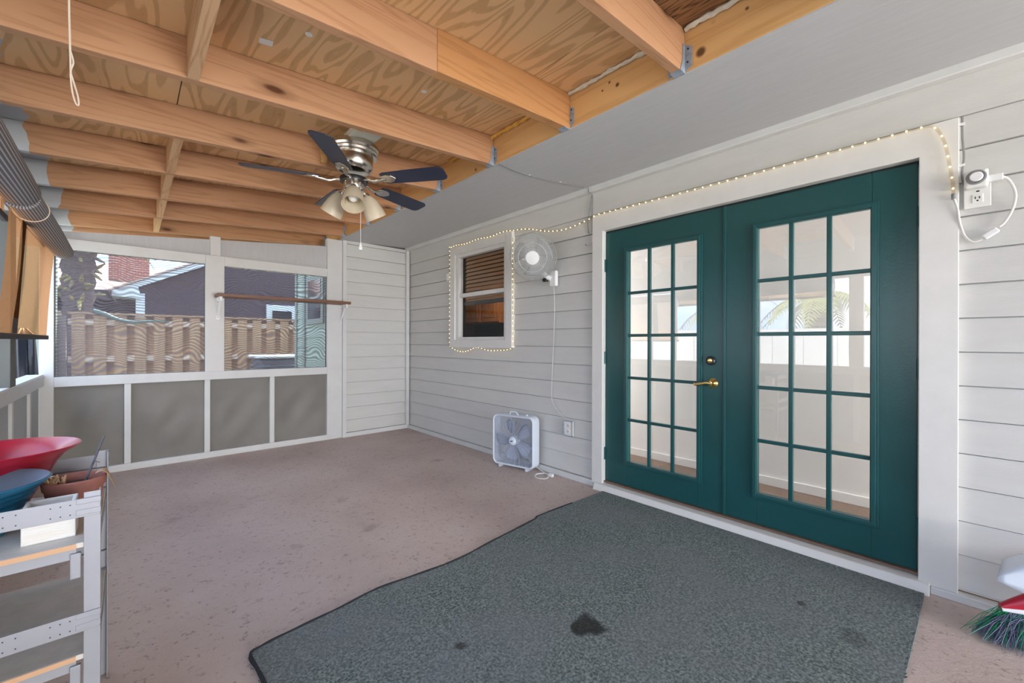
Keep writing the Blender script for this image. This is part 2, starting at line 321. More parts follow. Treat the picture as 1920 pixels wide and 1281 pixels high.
# ------------------------------------------------------------------ geometry helpers
class MB:
    def __init__(s): s.v = []; s.f = []; s.sm = []
    def add(s, vs, fs, smooth=False):
        k = len(s.v); s.v += [tuple(q) for q in vs]; s.f += [tuple(i+k for i in q) for q in fs]; s.sm += [smooth]*len(fs); return s
    def box(s, x0, x1, y0, y1, z0, z1):
        return s.add([(x0, y0, z0), (x1, y0, z0), (x1, y1, z0), (x0, y1, z0), (x0, y0, z1), (x1, y0, z1), (x1, y1, z1), (x0, y1, z1)],
                     [(0, 3, 2, 1), (4, 5, 6, 7), (0, 1, 5, 4), (1, 2, 6, 5), (2, 3, 7, 6), (3, 0, 4, 7)])
    def hexa(s, p8): return s.add(p8, [(0, 3, 2, 1), (4, 5, 6, 7), (0, 1, 5, 4), (1, 2, 6, 5), (2, 3, 7, 6), (3, 0, 4, 7)])
    def obox(s, c, ax, ay, az, hx, hy, hz):
        c = Vector(c); ax, ay, az = (Vector(q).normalized() for q in (ax, ay, az)); p = []
        for k in (-1, 1):
            for i, j in ((-1, -1), (1, -1), (1, 1), (-1, 1)): p.append(c+ax*hx*i+ay*hy*j+az*hz*k)
        return s.hexa(p)
    def prism(s, poly, ext, base=None):
        """poly: list of 3d points; ext: extrusion vector"""
        e = Vector(ext); a = [Vector(q) for q in poly]; k = len(a)
        return s.add(a+[q+e for q in a], [tuple(range(k-1, -1, -1)), tuple(range(k, 2*k))]+[(i, (i+1) % k, (i+1) % k+k, i+k) for i in range(k)])
    def tube(s, pts, r, seg=8, cap=True, smooth=True, closed=False):
        pts = [Vector(q) for q in pts]; rs = r if isinstance(r, (list, tuple)) else [r]*len(pts); vs = []; fs = []
        prev = None; L = len(pts)
        for i, q in enumerate(pts):
            if closed: d = (pts[(i+1) % L]-pts[i-1]).normalized()
            else: d = (pts[min(i+1, L-1)]-pts[max(i-1, 0)]).normalized()
            if prev is None:
                a = d.orthogonal().normalized()
            else:
                a = prev-d*prev.dot(d)
                a = a.normalized() if a.length > 1e-6 else d.orthogonal().normalized()
            prev = a; bb = d.cross(a)
            vs += [q+(a*math.cos(2*PI*k/seg)+bb*math.sin(2*PI*k/seg))*rs[i] for k in range(seg)]
        rng = L if closed else L-1
        for i in range(rng):
            j = (i+1) % L
            for k in range(seg): fs.append((i*seg+k, i*seg+(k+1) % seg, j*seg+(k+1) % seg, j*seg+k))
        if cap and not closed: fs += [tuple(range(seg-1, -1, -1)), tuple(range((L-1)*seg, L*seg))]
        return s.add(vs, fs, smooth)
    def lathe(s, prof, c=(0, 0, 0), axis=(0, 0, 1), seg=32, smooth=True, close=False):
        """prof: (radius, height) along axis from c"""
        az = Vector(axis).normalized(); ax = az.orthogonal().normalized(); ay = az.cross(ax); c = Vector(c); vs = []; fs = []
        for r, hh in prof:
            vs += [c+az*hh+(ax*math.cos(2*PI*k/seg)+ay*math.sin(2*PI*k/seg))*r for k in range(seg)]
        m_ = len(prof)
        for i in range(m_-1+(1 if close else 0)):
            j = (i+1) % m_
            for k in range(seg): fs.append((i*seg+k, i*seg+(k+1) % seg, j*seg+(k+1) % seg, j*seg+k))
        if not close:
            if prof[0][0] > 1e-5: fs.append(tuple(range(seg-1, -1, -1)))
            if prof[-1][0] > 1e-5: fs.append(tuple(range((m_-1)*seg, m_*seg)))
        return s.add(vs, fs, smooth)
    def ball(s, c, r, seg=10, sc=(1, 1, 1)):
        c = Vector(c); vs = []; fs = []; h_ = seg//2
        for i in range(h_+1):
            t = PI*i/h_
            for k in range(seg): vs.append(c+Vector((math.sin(t)*math.cos(2*PI*k/seg)*r*sc[0], math.sin(t)*math.sin(2*PI*k/seg)*r*sc[1], math.cos(t)*r*sc[2])))
        for i in range(h_):
            for k in range(seg): fs.append((i*seg+k, (i+1)*seg+k, (i+1)*seg+(k+1) % seg, i*seg+(k+1) % seg))
        return s.add(vs, fs, True)
    def grid(s, f, nu, nv, smooth=True):
        vs = [f(i/nu, j/nv) for i in range(nu+1) for j in range(nv+1)]
        return s.add(vs, [(i*(nv+1)+j, (i+1)*(nv+1)+j, (i+1)*(nv+1)+j+1, i*(nv+1)+j+1) for i in range(nu) for j in range(nv)], smooth)
    def build(s, name, m, parent=None, bevel=0, solid=0, seg=2):
        off = Vector((0, 0, 0)); q = parent
        while q is not None: off = off+q.location; q = q.parent
        own = Vector((0, 0, 0))
        if parent is None:
            lo = [min(v[i] for v in s.v) for i in range(3)]; hi = [max(v[i] for v in s.v) for i in range(3)]
            own = Vector(((lo[0]+hi[0])/2, (lo[1]+hi[1])/2, lo[2]))
        o_ = off+own
        me = bpy.data.meshes.new(name); me.from_pydata([tuple(Vector(v)-o_) for v in s.v], [], s.f); me.validate()
        bm = bmesh.new(); bm.from_mesh(me); bmesh.ops.remove_doubles(bm, verts=bm.verts, dist=1e-6); bmesh.ops.recalc_face_normals(bm, faces=bm.faces); bm.to_mesh(me); bm.free()
        if any(s.sm):
            me.polygons.foreach_set('use_smooth', [True]*len(me.polygons))
            try: me.set_sharp_from_angle(angle=R(38))
            except Exception: pass
        me.materials.append(M[m] if isinstance(m, str) else m)
        o = bpy.data.objects.new(name, me); COL.objects.link(o)
        if parent is not None: o.parent = parent
        else: o.location = own
        if solid:
            q = o.modifiers.new('thick', 'SOLIDIFY'); q.thickness = solid; q.offset = 0
        if bevel:
            q = o.modifiers.new('bevel', 'BEVEL'); q.width = bevel; q.segments = seg; q.limit_method = 'ANGLE'; q.angle_limit = R(40)
        return o
def thing(name, label, cat, loc, group=None, kind=None):
    o = bpy.data.objects.new(name, None); COL.objects.link(o); o.location = loc; o.empty_display_size = .05
    return tag(o, label, cat, group, kind)
def tag(o, label=None, cat=None, group=None, kind=None):
    if label: o['label'] = label
    if cat: o['category'] = cat
    if group: o['group'] = group
    if kind: o['kind'] = kind
    return o
def lab(o, text): o['label'] = text; return o
def box(*a): return MB().box(*a)
def struct(name, mb, m, label, cat='wall', bevel=0):
    return tag(mb.build(name, m, None, bevel), label, cat, kind='structure')
def arc(c, r, a0, a1, k, ax, ay):
    c = Vector(c); ax = Vector(ax); ay = Vector(ay)
    return [c+ax*r*math.cos(a0+(a1-a0)*i/k)+ay*r*math.sin(a0+(a1-a0)*i/k) for i in range(k+1)]
def smooth_path(p, k=6):
    p = [Vector(q) for q in p]; out = []
    for i in range(len(p)-1):
        a, b_, c, d = p[max(i-1, 0)], p[i], p[i+1], p[min(i+2, len(p)-1)]
        for j in range(k):
            t = j/k; out.append(.5*((2*b_)+(c-a)*t+(2*a-5*b_+4*c-d)*t*t+(3*b_-a-3*c+d)*t**3))
    out.append(p[-1]); return out

XW, YB, XL = 2.85, 5.236, -.53
Y0, Y1 = -6.05, 6.05
def zb(x): return 2.455-.072*(1.903-x)        # underside of the rafters
def RT(x): return zb(x)+.168+.036*(x+.5)/2.4       # underside of the plywood deck

# ================================================================== SETTING
struct('floor', box(-.62, 3.0, Y0, 5.32, -.12, 0), 'floor', 'brown mauve painted concrete porch floor', 'floor')
struct('ground', box(-40, 40, -25, 60, -.40, -.14), 'grass', 'patchy grass ground outside the porch', 'ground')
struct('bounce_slab', MB().box(-3.2, -.64, -12, 6.2, -.2, -.13).box(-.64, 6, -12, -6.1, -.2, -.13), 'bounce_slab', 'added pale concrete slab bouncing light into the porch', 'bounce_slab')  # added so sunlight bounces up to the porch ceiling

# house siding (lap boards), openings for door and window
def siding(mb, y0, y1, z0, z1, plane, along='y'):
    k = -2
    if along == 'y': mb.box(plane+.012, plane+.022, y0, y1, z0, z1)
    else: mb.box(y0, y1, plane+.012, plane+.022, z0, z1)
    while True:
        top = 2.255-.1574*k; bot = top-.1574; k += 1
        if top < z0+1e-4: break
        if bot > z1-1e-4: continue
        t, b_ = min(top, z1), max(bot+.006, z0)
        if t-b_ < .004: continue
        d = lambda z: .003+.013*(1-(z-bot)/.1574)
        if along == 'y':
            mb.prism([(plane-d(b_), y0, b_), (plane-d(t), y0, t), (plane+.02, y0, t), (plane+.02, y0, b_)], (0, y1-y0, 0))
        else:
            mb.prism([(y0, plane-d(b_), b_), (y0, plane-d(t), t), (y0, plane+.02, t), (y0, plane+.02, b_)], (y1-y0, 0, 0))
w = MB(); P = XW+.013
for (a, b_, c, d) in ((Y0, .08, .045, 2.255), (.08, 2.03, 2.15, 2.255), (2.03, 3.16, .045, 2.255), (3.16, 4.08, .045, 1.20), (3.16, 4.08, 2.22, 2.255), (4.08, YB, .045, 2.255)):
    siding(w, a, b_, c, d, P)
w.box(P-.012, P+.02, Y0, YB, 2.258, 2.45)              # wide frieze board
struct('wall_right', w, 'siding', 'pale grey lap siding wall of the house')
w = MB(); siding(w, 1.985, XW, .06, 2.46, YB+.0, 'x'); struct('wall_return', w, 'siding', 'short pale grey siding wall closing the far corner')
struct('trim_1', box(1.945, 1.99, YB-.022, YB+.16, 0, 2.46), 'frame', 'narrow grey corner board at the edge of the short siding wall', 'trim')
struct('trim_2', box(2.795, 2.84, YB-.055, YB-.012, .05, 2.45), 'frame', 'thin vertical bead in the far inside corner', 'trim', .004)
struct('trim_3', box(2.80, 2.852, Y0, YB, 2.44, 2.492), 'frame', 'long moulding where siding meets soffit', 'trim', .006)
struct('baseboard_right', MB().box(2.825, 2.87, 2.03, YB, 0, .05).box(2.815, 2.87, Y0, .109, 0, .037), 'frame', 'low painted base strip under the house siding', 'baseboard', .004)
struct('baseboard_back', box(1.985, 2.83, YB-.03, YB+.02, 0, .055), 'frame', 'low painted base strip under the short siding wall', 'baseboard', .004)
w = MB(); w.hexa([(1.9045, Y0, 2.449), (2.86, Y0, 2.484), (2.86, 7.8, 2.484), (1.9045, 7.8, 2.449), (1.9045, Y0, 2.4545), (2.86, Y0, 2.50), (2.86, 7.8, 2.50), (1.9045, 7.8, 2.4545)])
struct('soffit', w, 'soffit', 'flat grey painted soffit above the door', 'soffit')
struct('house_roof', MB().hexa([(1.95, Y0, 2.68), (9, Y0, 2.68), (9, 8.2, 2.68), (1.95, 8.2, 2.68), (1.95, Y0, 2.80), (9, Y0, 4.2), (9, 8.2, 4.2), (1.95, 8.2, 2.80)]), 'roofdark', 'shingle roof of the house above the soffit', 'roof')

# ---- ceiling: plywood sheets on rafters
cl = thing('ceiling', 'plywood roof deck over the porch', 'ceiling', (0, 0, 2.4), kind='structure')
def sheet(x0, x1, y0, y1, m, dz=0):
    z = lambda x: RT(x)+dz
    MB().hexa([(x0, y0, z(x0)), (x1, y0, z(x1)), (x1, y1, z(x1)), (x0, y1, z(x0)), (x0, y0, z(x0)+.02), (x1, y0, z(x1)+.02), (x1, y1, z(x1)+.02), (x0, y1, z(x0)+.02)]).build('plywood_sheet', m, cl)
for (x0, x1) in ((-.85, .188), (.193, 1.60), (1.606, 1.902)):
    for (y0, y1) in ((.915, 2.285), (2.29, 3.665), (3.67, 5.04), (5.045, Y1)):
        sheet(x0, x1, y0, y1, 'ply')
for (x0, x1) in ((-.85, 1.60), (1.606, 1.902)):
    lab_ = sheet(x0, x1, Y0, .91, 'plyold')
MB().hexa([(-.9, Y0, 2.46), (1.94, Y0, 2.70), (1.94, Y1, 2.70), (-.9, Y1, 2.46), (-.9, Y0, 2.54), (1.94, Y0, 2.78), (1.94, Y1, 2.78), (-.9, Y1, 2.54)]).build('roof_covering', 'roofdark', cl)

# ---- rafters with their steel hangers
ordn = ['first', 'second', 'third', 'fourth', 'fifth', 'sixth', 'seventh', 'eighth']
FAR = [.93+.69*k for k in range(8)]
def hanger(parent, yf, first):
    h_ = MB(); x1 = 1.902; z0 = zb(x1)
    t = .004; w0 = yf-.045
    # seat, two side cheeks, two nailing flanges on the ledger
    h_.box(x1-.05, x1, w0-t, yf+t, z0-.004-t, z0-.004)
    for (ya, s_) in ((w0-t, -1), (yf, 1)):
        h_.prism([(x1-.05, ya, z0-.006), (x1, ya, z0-.006), (x1, ya, z0+.125), (x1-.025, ya, z0+.125), (x1-.028, ya, z0+.05)], (0, t, 0))
        fy = (ya-.032) if s_ < 0 else ya+t
        h_.prism([(x1-.004, fy, z0+.02 if s_ > 0 else z0+.02), (x1-.004, fy+.032, z0+.0), (x1-.004, fy+.032, z0+.125), (x1-.004, fy, z0+.105)], (.003, 0, 0))
    o = h_.build('joist_hanger', 'galv', parent, .001)
    for (yy, zz) in ((w0-.018, .10), (w0-.015, .04), (yf+.022, .10), (yf+.02, .04)): MB().lathe([(.004, -.003), (.004, .002)], (x1-.006, yy, z0+zz), (1, 0, 0), 8).build('nail', 'black', o)
for k, yf in enumerate(FAR+[Y1]):
    y0 = yf-.045
    if k < 8:
        t = thing('roof_rafter', 'pine roof rafter, the %s along the ledger counting from the top right of the view' % ordn[k], 'rafter', (.5, yf-.022, 2.35), 'pine roof rafters')
    else:
        t = thing('roof_rafter', 'outermost dark pine end rafter beyond the far screened wall', 'rafter', (.5, yf-.022, 2.35), 'pine roof rafters')
    x0, x1 = -.82, 1.90
    MB().hexa([(x0, y0, zb(x0)), (x1, y0, zb(x1)), (x1, yf, zb(x1)), (x0, yf, zb(x0)), (x0, y0, RT(x0)-.001), (x1, y0, RT(x1)-.001), (x1, yf, RT(x1)-.001), (x0, yf, RT(x0)-.001)]).build('beam', 'rafter', t, .003)
    if k == 1:   # spliced end of the second rafter
        x0 = .994; y0 -= .005
        MB().hexa([(x0, y0, zb(x0)-.002), (x1, y0, zb(x1)-.002), (x1, yf+.001, zb(x1)-.002), (x0, yf+.001, zb(x0)-.002), (x0, y0, RT(x0)-.001), (x1, y0, RT(x1)-.001), (x1, yf+.001, RT(x1)-.001), (x0, yf+.001, RT(x0)-.001)]).build('beam', 'rafter2', t, .002)
    if k < 8: hanger(t, yf, k == 0)
# near-camera rafters above and behind the view
for k in range(1, 9):
    yf = .93-.69*k
    t = cl
    MB().hexa([(-.82, yf-.045, zb(-.82)), (1.9, yf-.045, zb(1.9)), (1.9, yf, zb(1.9)), (-.82, yf, zb(-.82)), (-.82, yf-.045, RT(-.82)-.001), (1.9, yf-.045, RT(1.9)-.001), (1.9, yf, RT(1.9)-.001), (-.82, yf, RT(-.82)-.001)]).build('beam', 'rafter', t, .003)
o = MB().box(1.903, 1.945, Y0, Y1, 2.455, 2.668).build('ledger_board', 'ledger', None, .002)
tag(o, 'long honey pine ledger board fixed along the grey soffit', 'beam')
# solid blocking between rafters
names = {1: 'nearest blocking board between rafters at top left', 3: 'blocking board two bays beyond the nearest one', 4: 'blocking board in the third bay past the white string', 5: 'blocking board in the bay before the last visible one', 6: 'farthest small blocking board above the far screen wall'}
for k in (1, 3, 4, 5, 6):
    ya, yb_ = FAR[k]+.001, FAR[k+1]-.046; x0, x1 = .178, .222
    o = MB().hexa([(x0, ya, zb(x0)), (x1, ya, zb(x1)), (x1, yb_, zb(x1)), (x0, yb_, zb(x0)), (x0, ya, RT(x0)-.002), (x1, ya, RT(x1)-.002), (x1, yb_, RT(x1)-.002), (x0, yb_, RT(x0)-.002)]).build('blocking_board', 'block', None, .002)
    tag(o, names[k], 'board', 'blocking boards between the rafters')
# foam and caulk beads along the top of the ledger
def bead(ya, yb_, m, r, label):
    p = []; rr = []; kk = int((yb_-ya)/.02)
    for i in range(kk+1):
        y = ya+(yb_-ya)*i/kk
        p.append((1.885+random.uniform(-.004, .004), y, RT(1.893)-.012+random.uniform(-.004, .004))); rr.append(r*random.uniform(.65, 1.25))
    o = MB().tube(p, rr, 8).build('foam_bead', m); tag(o, label, 'sealant', 'sealant beads on top of the ledger')
bead(.28, .875, 'foamw', .012, 'white sealant strip on the ledger at the top right corner bay')
bead(.94, 1.565, 'foamw', .012, 'white sealant strip between the first and second rafter hangers')
bead(1.80, 2.265, 'foam', .014, 'long yellow foam bead between the second and third rafter hangers')
bead(2.34, 2.80, 'foam', .016, 'yellow foam bead beside the ceiling fan')
for k in (0, 1, 2):
    yf = FAR[k]
    o = MB().tube([(1.885, yf+.012, zb(1.885)+.12), (1.886, yf+.016, zb(1.885)+.14), (1.884, yf+.014, zb(1.885)+.16), (1.884, yf+.010, zb(1.885)+.168)], [.008, .016, .014, .006], 8).build('foam_blob', 'foam')
    tag(o, 'yellow foam blob on top of the %s steel hanger from the right' % ordn[k], 'sealant', 'foam blobs on the hangers')

# ---- far screened wall
wb = thing('wall_back', 'white painted screened wall frame at the far end', 'wall', (.7, YB, 0), kind='structure')
D = .085
def fr_(name, x0, x1, z0, z1, dy0=0, dy1=D, m='frame'): return MB().box(x0, x1, YB+dy0, YB+dy1, z0, z1).build(name, m, wb, .003)
def zt(x): return 2.184+.097*(x-0)                      # top edge of the filler panels
fr_('post', -.56, -.475, 0, 2.1); fr_('post', .567, .728, .80, 2.079); fr_('post', .606, .694, 2.079, zt(.65)+.03); fr_('post', 1.765, 1.944, 0, 2.448)
fr_('sill_rail', -.475, 1.764, .80, .885, -.006); fr_('top_rail', -.475, .567, 1.985, 2.078, -.004); fr_('top_rail', .728, 1.763, 1.98, 2.078, -.004)
fr_('bottom_plate', -.475, 1.80, 0, .062, -.004)
for x in (-.037, .562, 1.150): fr_('stud', x, x+.047, .062, .80)
for (x0, x1) in ((-.56, .607), (.693, 1.80)):
    MB().prism([(x0, YB+.03, 2.06), (x1, YB+.03, 2.06), (x1, YB+.03, zt(x1)), (x0, YB+.03, zt(x0))], (0, .012, 0)).build('filler_panel', 'soffit', wb)
for i, (x0, x1) in enumerate(((-.476, -.036), (.009, .563), (.608, 1.151), (1.196, 1.777))):
    def f(u, v, x0=x0, x1=x1, i=i):
        e = math.sin(PI*u)*math.sin(PI*v)
        return (x0+(x1-x0)*u, YB+.045+e*.012*math.sin(5*u+3*v+i*1.7)+e*.006*math.sin(11*(u-v)+i), .055+(.805-.055)*v)
    lab(MB().grid(f, 24, 24).build('kick_panel', 'vinyl', wb), 'sagging dark grey fabric panel below the sill')
for i, (x0, x1) in enumerate(((-.476, .568), (.727, 1.763))):
    o = thing('window_%d' % (i+1), ('wide' if i == 0 else 'narrower right') + ' mesh screened opening in the far wall', 'window', ((x0+x1)/2, YB, .885), kind='structure')
    MB().box(x0, x1, YB+.040, YB+.0405, .884, 1.986).build('screen_mesh', 'screen', o)
    sf = MB()
    for (a, b_, c, d) in ((x0, x0+.006, .884, 1.986), (x1-.006, x1, .884, 1.986), (x0, x1, .884, .889), (x0, x1, 1.981, 1.986)): sf.box(a, b_, YB+.036, YB+.046, c, d)
    sf.build('screen_spline', 'black', o)

# ---- left wall
wl = thing('wall_left', 'grey painted left wall with open window bays and board and batten base', 'wall', (XL, 1.5, 0), kind='structure')
MB().box(XL-.05, XL-.03, Y0, YB, 0, .82).build('lower_panel', 'panelgrey', wl)
for y in [4.04+.64*k for k in range(-15, 2)]: MB().box(XL-.03, XL-.012, y, y+.05, .03, .815).build('batten', 'frame', wl, .003)
MB().box(XL-.09, XL, Y0, YB, .815, .90).build('sill_rail', 'frame', wl, .004)
MB().box(XL-.10, XL-.005, Y0, YB, .90, .912).build('sill_cap', 'white', wl, .002)
for y in (-5.6, -4.0, -2.4, -.80, .80, 2.33): MB().box(XL-.10, XL-.02, y, y+.135, .91, 2.0).build('mullion_post', 'frame', wl, .003)
lab(MB().box(XL-.045, XL, 3.90, 4.06, .91, 2.0).build('mullion_post', 'backlitpost', wl, .003), 'mullion coloured dark as if backlit')
MB().box(XL-.10, XL, Y0, YB, 1.98, zb(XL)-.004).build('top_beam', 'soffit', wl, .003)
for k in range(-10, 8):
    ya = (.93+.69*k)+.001; yb_ = ya+.642
    MB().box(XL-.03, XL-.01, ya, yb_, zb(XL), RT(XL)-.003).build('frieze_block', 'rafter' if k % 2 else 'block', wl)

# ---- door casing, threshold
w = MB().prism([(2.822, .019, .037), (2.822, .152, .037), (2.822, .152, 2.10), (2.822, 1.99, 2.10), (2.822, 1.99, .037), (2.822, 2.092, .037), (2.822, 2.092, 2.245), (2.822, .019, 2.245)], (.053, 0, 0))
struct('trim_4', w, 'trim', 'wide white casing around the green double doors', 'trim', .003)
w = MB().box(2.875, 2.93, .130, .156, .05, 2.10).box(2.875, 2.93, 1.986, 2.01, .05, 2.10).box(2.875, 2.93, .15, 1.99, 2.088, 2.11)
struct('trim_5', w, 'gapshadow', 'dark door jamb coloured as the shadow line around the doors', 'trim')
th = thing('threshold', 'chipped white concrete threshold under the green doors', 'threshold', (2.85, 1.05, 0), kind='structure')
MB().hexa([(2.775, .11, 0), (2.95, .11, 0), (2.95, 2.05, 0), (2.775, 2.05, 0), (2.80, .11, .048), (2.95, .11, .062), (2.95, 2.05, .062), (2.80, 2.05, .048)]).build('sill', 'trim', th, .005)
MB().box(2.845, 2.95, .15, 1.99, .058, .070).build('saddle_strip', 'tilefloor', th, .002)

# ---- doors
def make_door(idx, y0, y1, gy0, gy1, label, hinge_y, cat='door'):
    d = thing('door_%d' % idx, label, cat, (2.88, (y0+y1)/2, .07), kind='structure')
    z0, z1 = .074, 2.086; xf, xb = 2.866, 2.908; gz0, gz1 = .262, 1.908
    w = MB().box(xf, xb, y0, gy0, z0, z1).box(xf, xb, gy1, y1, z0, z1).box(xf, xb, gy0, gy1, z0, gz0).box(xf, xb, gy0, gy1, gz1, z1)
    w.build('slab', 'green', d, .002)
    fr = MB(); L = .030                                   # raised lip round the glass
    for (a, b_, c, e) in ((gy0-L, gy0+.006, gz0-L, gz1+L), (gy1-.006, gy1+L, gz0-L, gz1+L), (gy0, gy1, gz0-L, gz0+.006), (gy0, gy1, gz1-.006, gz1+L)):
        fr.box(xf-.012, xf+.004, a, b_, c, e)
    for (a, b_, c, e) in ((gy0-L+.010, gy0+.002, gz0-L+.010, gz1+L-.010), (gy1-.002, gy1+L-.010, gz0-L+.010, gz1+L-.010), (gy0, gy1, gz0-L+.010, gz0+.002), (gy0, gy1, gz1-.002, gz1+L-.010)):
        fr.box(xf-.023, xf-.008, a, b_, c, e)
    fr.build('glass_frame', 'green', d, .003)
    g = MB(); wy = (gy1-gy0)/3; wz = (gz1-gz0)/5
    for i in (1, 2): g.box(xf-.008, xf+.014, gy0+wy*i-.012, gy0+wy*i+.012, gz0, gz1)
    for j in range(1, 5): g.box(xf-.0075, xf+.0145, gy0, gy1, gz0+wz*j-.011, gz0+wz*j+.011)
    g.build('muntin_grille', 'green', d, .004)
    MB().add([(xf+.016, gy0, gz0), (xf+.016, gy1, gz0), (xf+.016, gy1, gz1), (xf+.016, gy0, gz1)], [(0, 3, 2, 1)]).build('glass_pane', 'glass', d)
    for z in (.29, 1.07, 1.82):
        h_ = MB().tube([(xf-.008, hinge_y, z-.05), (xf-.008, hinge_y, z+.05)], .008, 10)
        h_.box(xf-.003, xf+.003, hinge_y-.016, hinge_y+.016, z-.048, z+.048)
        h_.build('hinge', 'green', d)
    return d
dl = make_door(1, 1.074, 1.984, 1.235, 1.782, 'left green french door with lever handle', 1.988)
dr = make_door(2, .158, 1.056, .330, .872, 'right green french door without a handle', .154)
a = MB().box(2.856, 2.90, 1.054, 1.072, .074, 2.086); a.build('astragal', 'green', dr, .003)
lv = MB().lathe([(.034, 0), (.034, .006), (.024, .014), (.016, .018), (.014, .045), (.0, .047)], (2.866, 1.136, .925), (-1, 0, 0), 24).build('rose', 'brass', dl)
pth = smooth_path([(2.826, 1.136, .925), (2.822, 1.165, .928), (2.822, 1.20, .918), (2.824, 1.235, .912), (2.830, 1.246, .915)], 5)
MB().tube(pth, [.013-.006*i/len(pth) for i in range(len(pth))], 10).build('lever_handle', 'brass', dl)
db = MB().lathe([(.030, 0), (.030, .012), (.022, .02), (.0, .02)], (2.866, 1.147, 1.075), (-1, 0, 0), 24).build('deadbolt', 'black', dl)
MB().lathe([(.015, .018), (.015, .026), (.004, .028), (0, .028)], (2.866, 1.147, 1.075), (-1, 0, 0), 18).build('lock_cylinder', 'brass', db)
MB().box(2.862, 2.868, 1.066, 1.076, .85, 1.0).build('latch_plate', 'black', dl)
# hallway behind the doors
hw = thing('hallway', 'white hallway wall and brown tile floor seen through the door glass', 'room', (3.3, 1.0, 0), kind='structure')
MB().box(3.79, 3.83, -3.2, 3.0, .02, 2.5).build('hall_wall', 'inwall', hw)
MB().box(3.775, 3.79, -3.2, 3.0, .05, .12).build('hall_baseboard', 'inwall', hw, .003)
MB().box(2.95, 3.8, -3.2, 3.0, 0, .05).build('hall_floor', 'tilefloor', hw)
MB().box(2.93, 3.8, -3.2, 3.0, 2.5, 2.53).build('hall_ceiling', 'inwall', hw)
MB().box(2.93, 3.8, -3.24, -3.2, 0, 2.5).box(2.93, 3.8, 3.0, 3.04, 0, 2.5).build('hall_end_wall', 'inwall', hw)

# ---- house window
wn = thing('window_3', 'small white double hung house window left of the wall fan', 'window', (2.85, 3.62, 1.13), kind='structure')
y0, y1, z0, z1 = 3.072, 4.166, 1.132, 2.312
MB().box(2.815, 2.875, y0, 3.17, z0, z1).box(2.815, 2.875, 4.07, y1, z0, z1).box(2.815, 2.875, 3.17, 4.07, z0, 1.215).box(2.815, 2.875, 3.17, 4.07, 2.215, z1).build('casing', 'trim', wn, .003)
MB().box(2.835, 2.90, 3.168, 3.212, 1.213, 2.217).box(2.835, 2.90, 4.012, 4.072, 1.213, 2.217).box(2.835, 2.90, 3.21, 4.014, 1.213, 1.25).box(2.835, 2.90, 3.21, 4.014, 2.177, 2.217).build('sash_frame', 'trim', wn, .003)
MB().box(2.845, 2.90, 3.21, 4.014, 1.712, 1.757).build('meeting_rail', 'trim', wn, .004)
MB().add([(2.885, 3.2, 1.24), (2.885, 4.02, 1.24), (2.885, 4.02, 1.72), (2.885, 3.2, 1.72), (2.872, 3.2, 1.745), (2.872, 4.02, 1.745), (2.872, 4.02, 2.19), (2.872, 3.2, 2.19)], [(0, 3, 2, 1), (4, 7, 6, 5)]).build('glass_pane', 'wglass', wn)
bl = thing('window_blind', 'tan slatted blind behind the upper pane of the house window', 'blind', (2.94, 3.62, 1.70))
for k in range(12):
    z = 2.165-.045*k
    MB().obox((2.935, 3.615, z), (.45, 0, .85), (0, 1, 0), (.85, 0, -.45), .021, .385, .0015).build('slat', 'slat', bl)
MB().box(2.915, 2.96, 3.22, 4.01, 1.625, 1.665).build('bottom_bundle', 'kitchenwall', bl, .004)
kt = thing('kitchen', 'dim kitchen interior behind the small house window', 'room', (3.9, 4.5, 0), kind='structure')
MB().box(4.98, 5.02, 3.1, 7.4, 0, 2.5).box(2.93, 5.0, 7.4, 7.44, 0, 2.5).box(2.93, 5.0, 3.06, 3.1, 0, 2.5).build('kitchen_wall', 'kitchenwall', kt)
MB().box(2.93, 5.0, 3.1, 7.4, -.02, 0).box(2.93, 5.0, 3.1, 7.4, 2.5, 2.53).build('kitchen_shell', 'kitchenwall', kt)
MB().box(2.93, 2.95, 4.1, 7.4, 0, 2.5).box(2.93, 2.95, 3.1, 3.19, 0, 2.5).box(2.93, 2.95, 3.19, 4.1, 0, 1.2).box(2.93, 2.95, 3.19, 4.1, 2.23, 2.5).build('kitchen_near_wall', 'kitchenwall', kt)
cb = thing('kitchen_cabinet', 'oak wall cabinet with two doors seen through the lower window pane', 'cabinet', (4.84, 5.93, 1.53))
MB().box(4.70, 4.98, 5.44, 6.42, 1.53, 2.25).build('body', 'oak', cb, .003)
for (a, b_) in ((5.46, 5.90), (5.96, 6.40)):
    d = MB().box(4.68, 4.70, a, b_, 1.55, 2.23).build('door', 'oak', cb, .004)
    MB().box(4.672, 4.682, a+.07, b_-.07, 1.62, 2.16).build('panel', 'oak', d, .006)
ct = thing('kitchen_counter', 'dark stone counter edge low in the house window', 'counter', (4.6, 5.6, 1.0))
MB().box(4.40, 4.98, 4.4, 7.3, 1.02, 1.07).build('worktop', 'kitchenwall', ct, .004); MB().box(4.45, 4.98, 4.4, 7.3, 0, 1.02).build('base_unit', 'kitchenwall', ct)

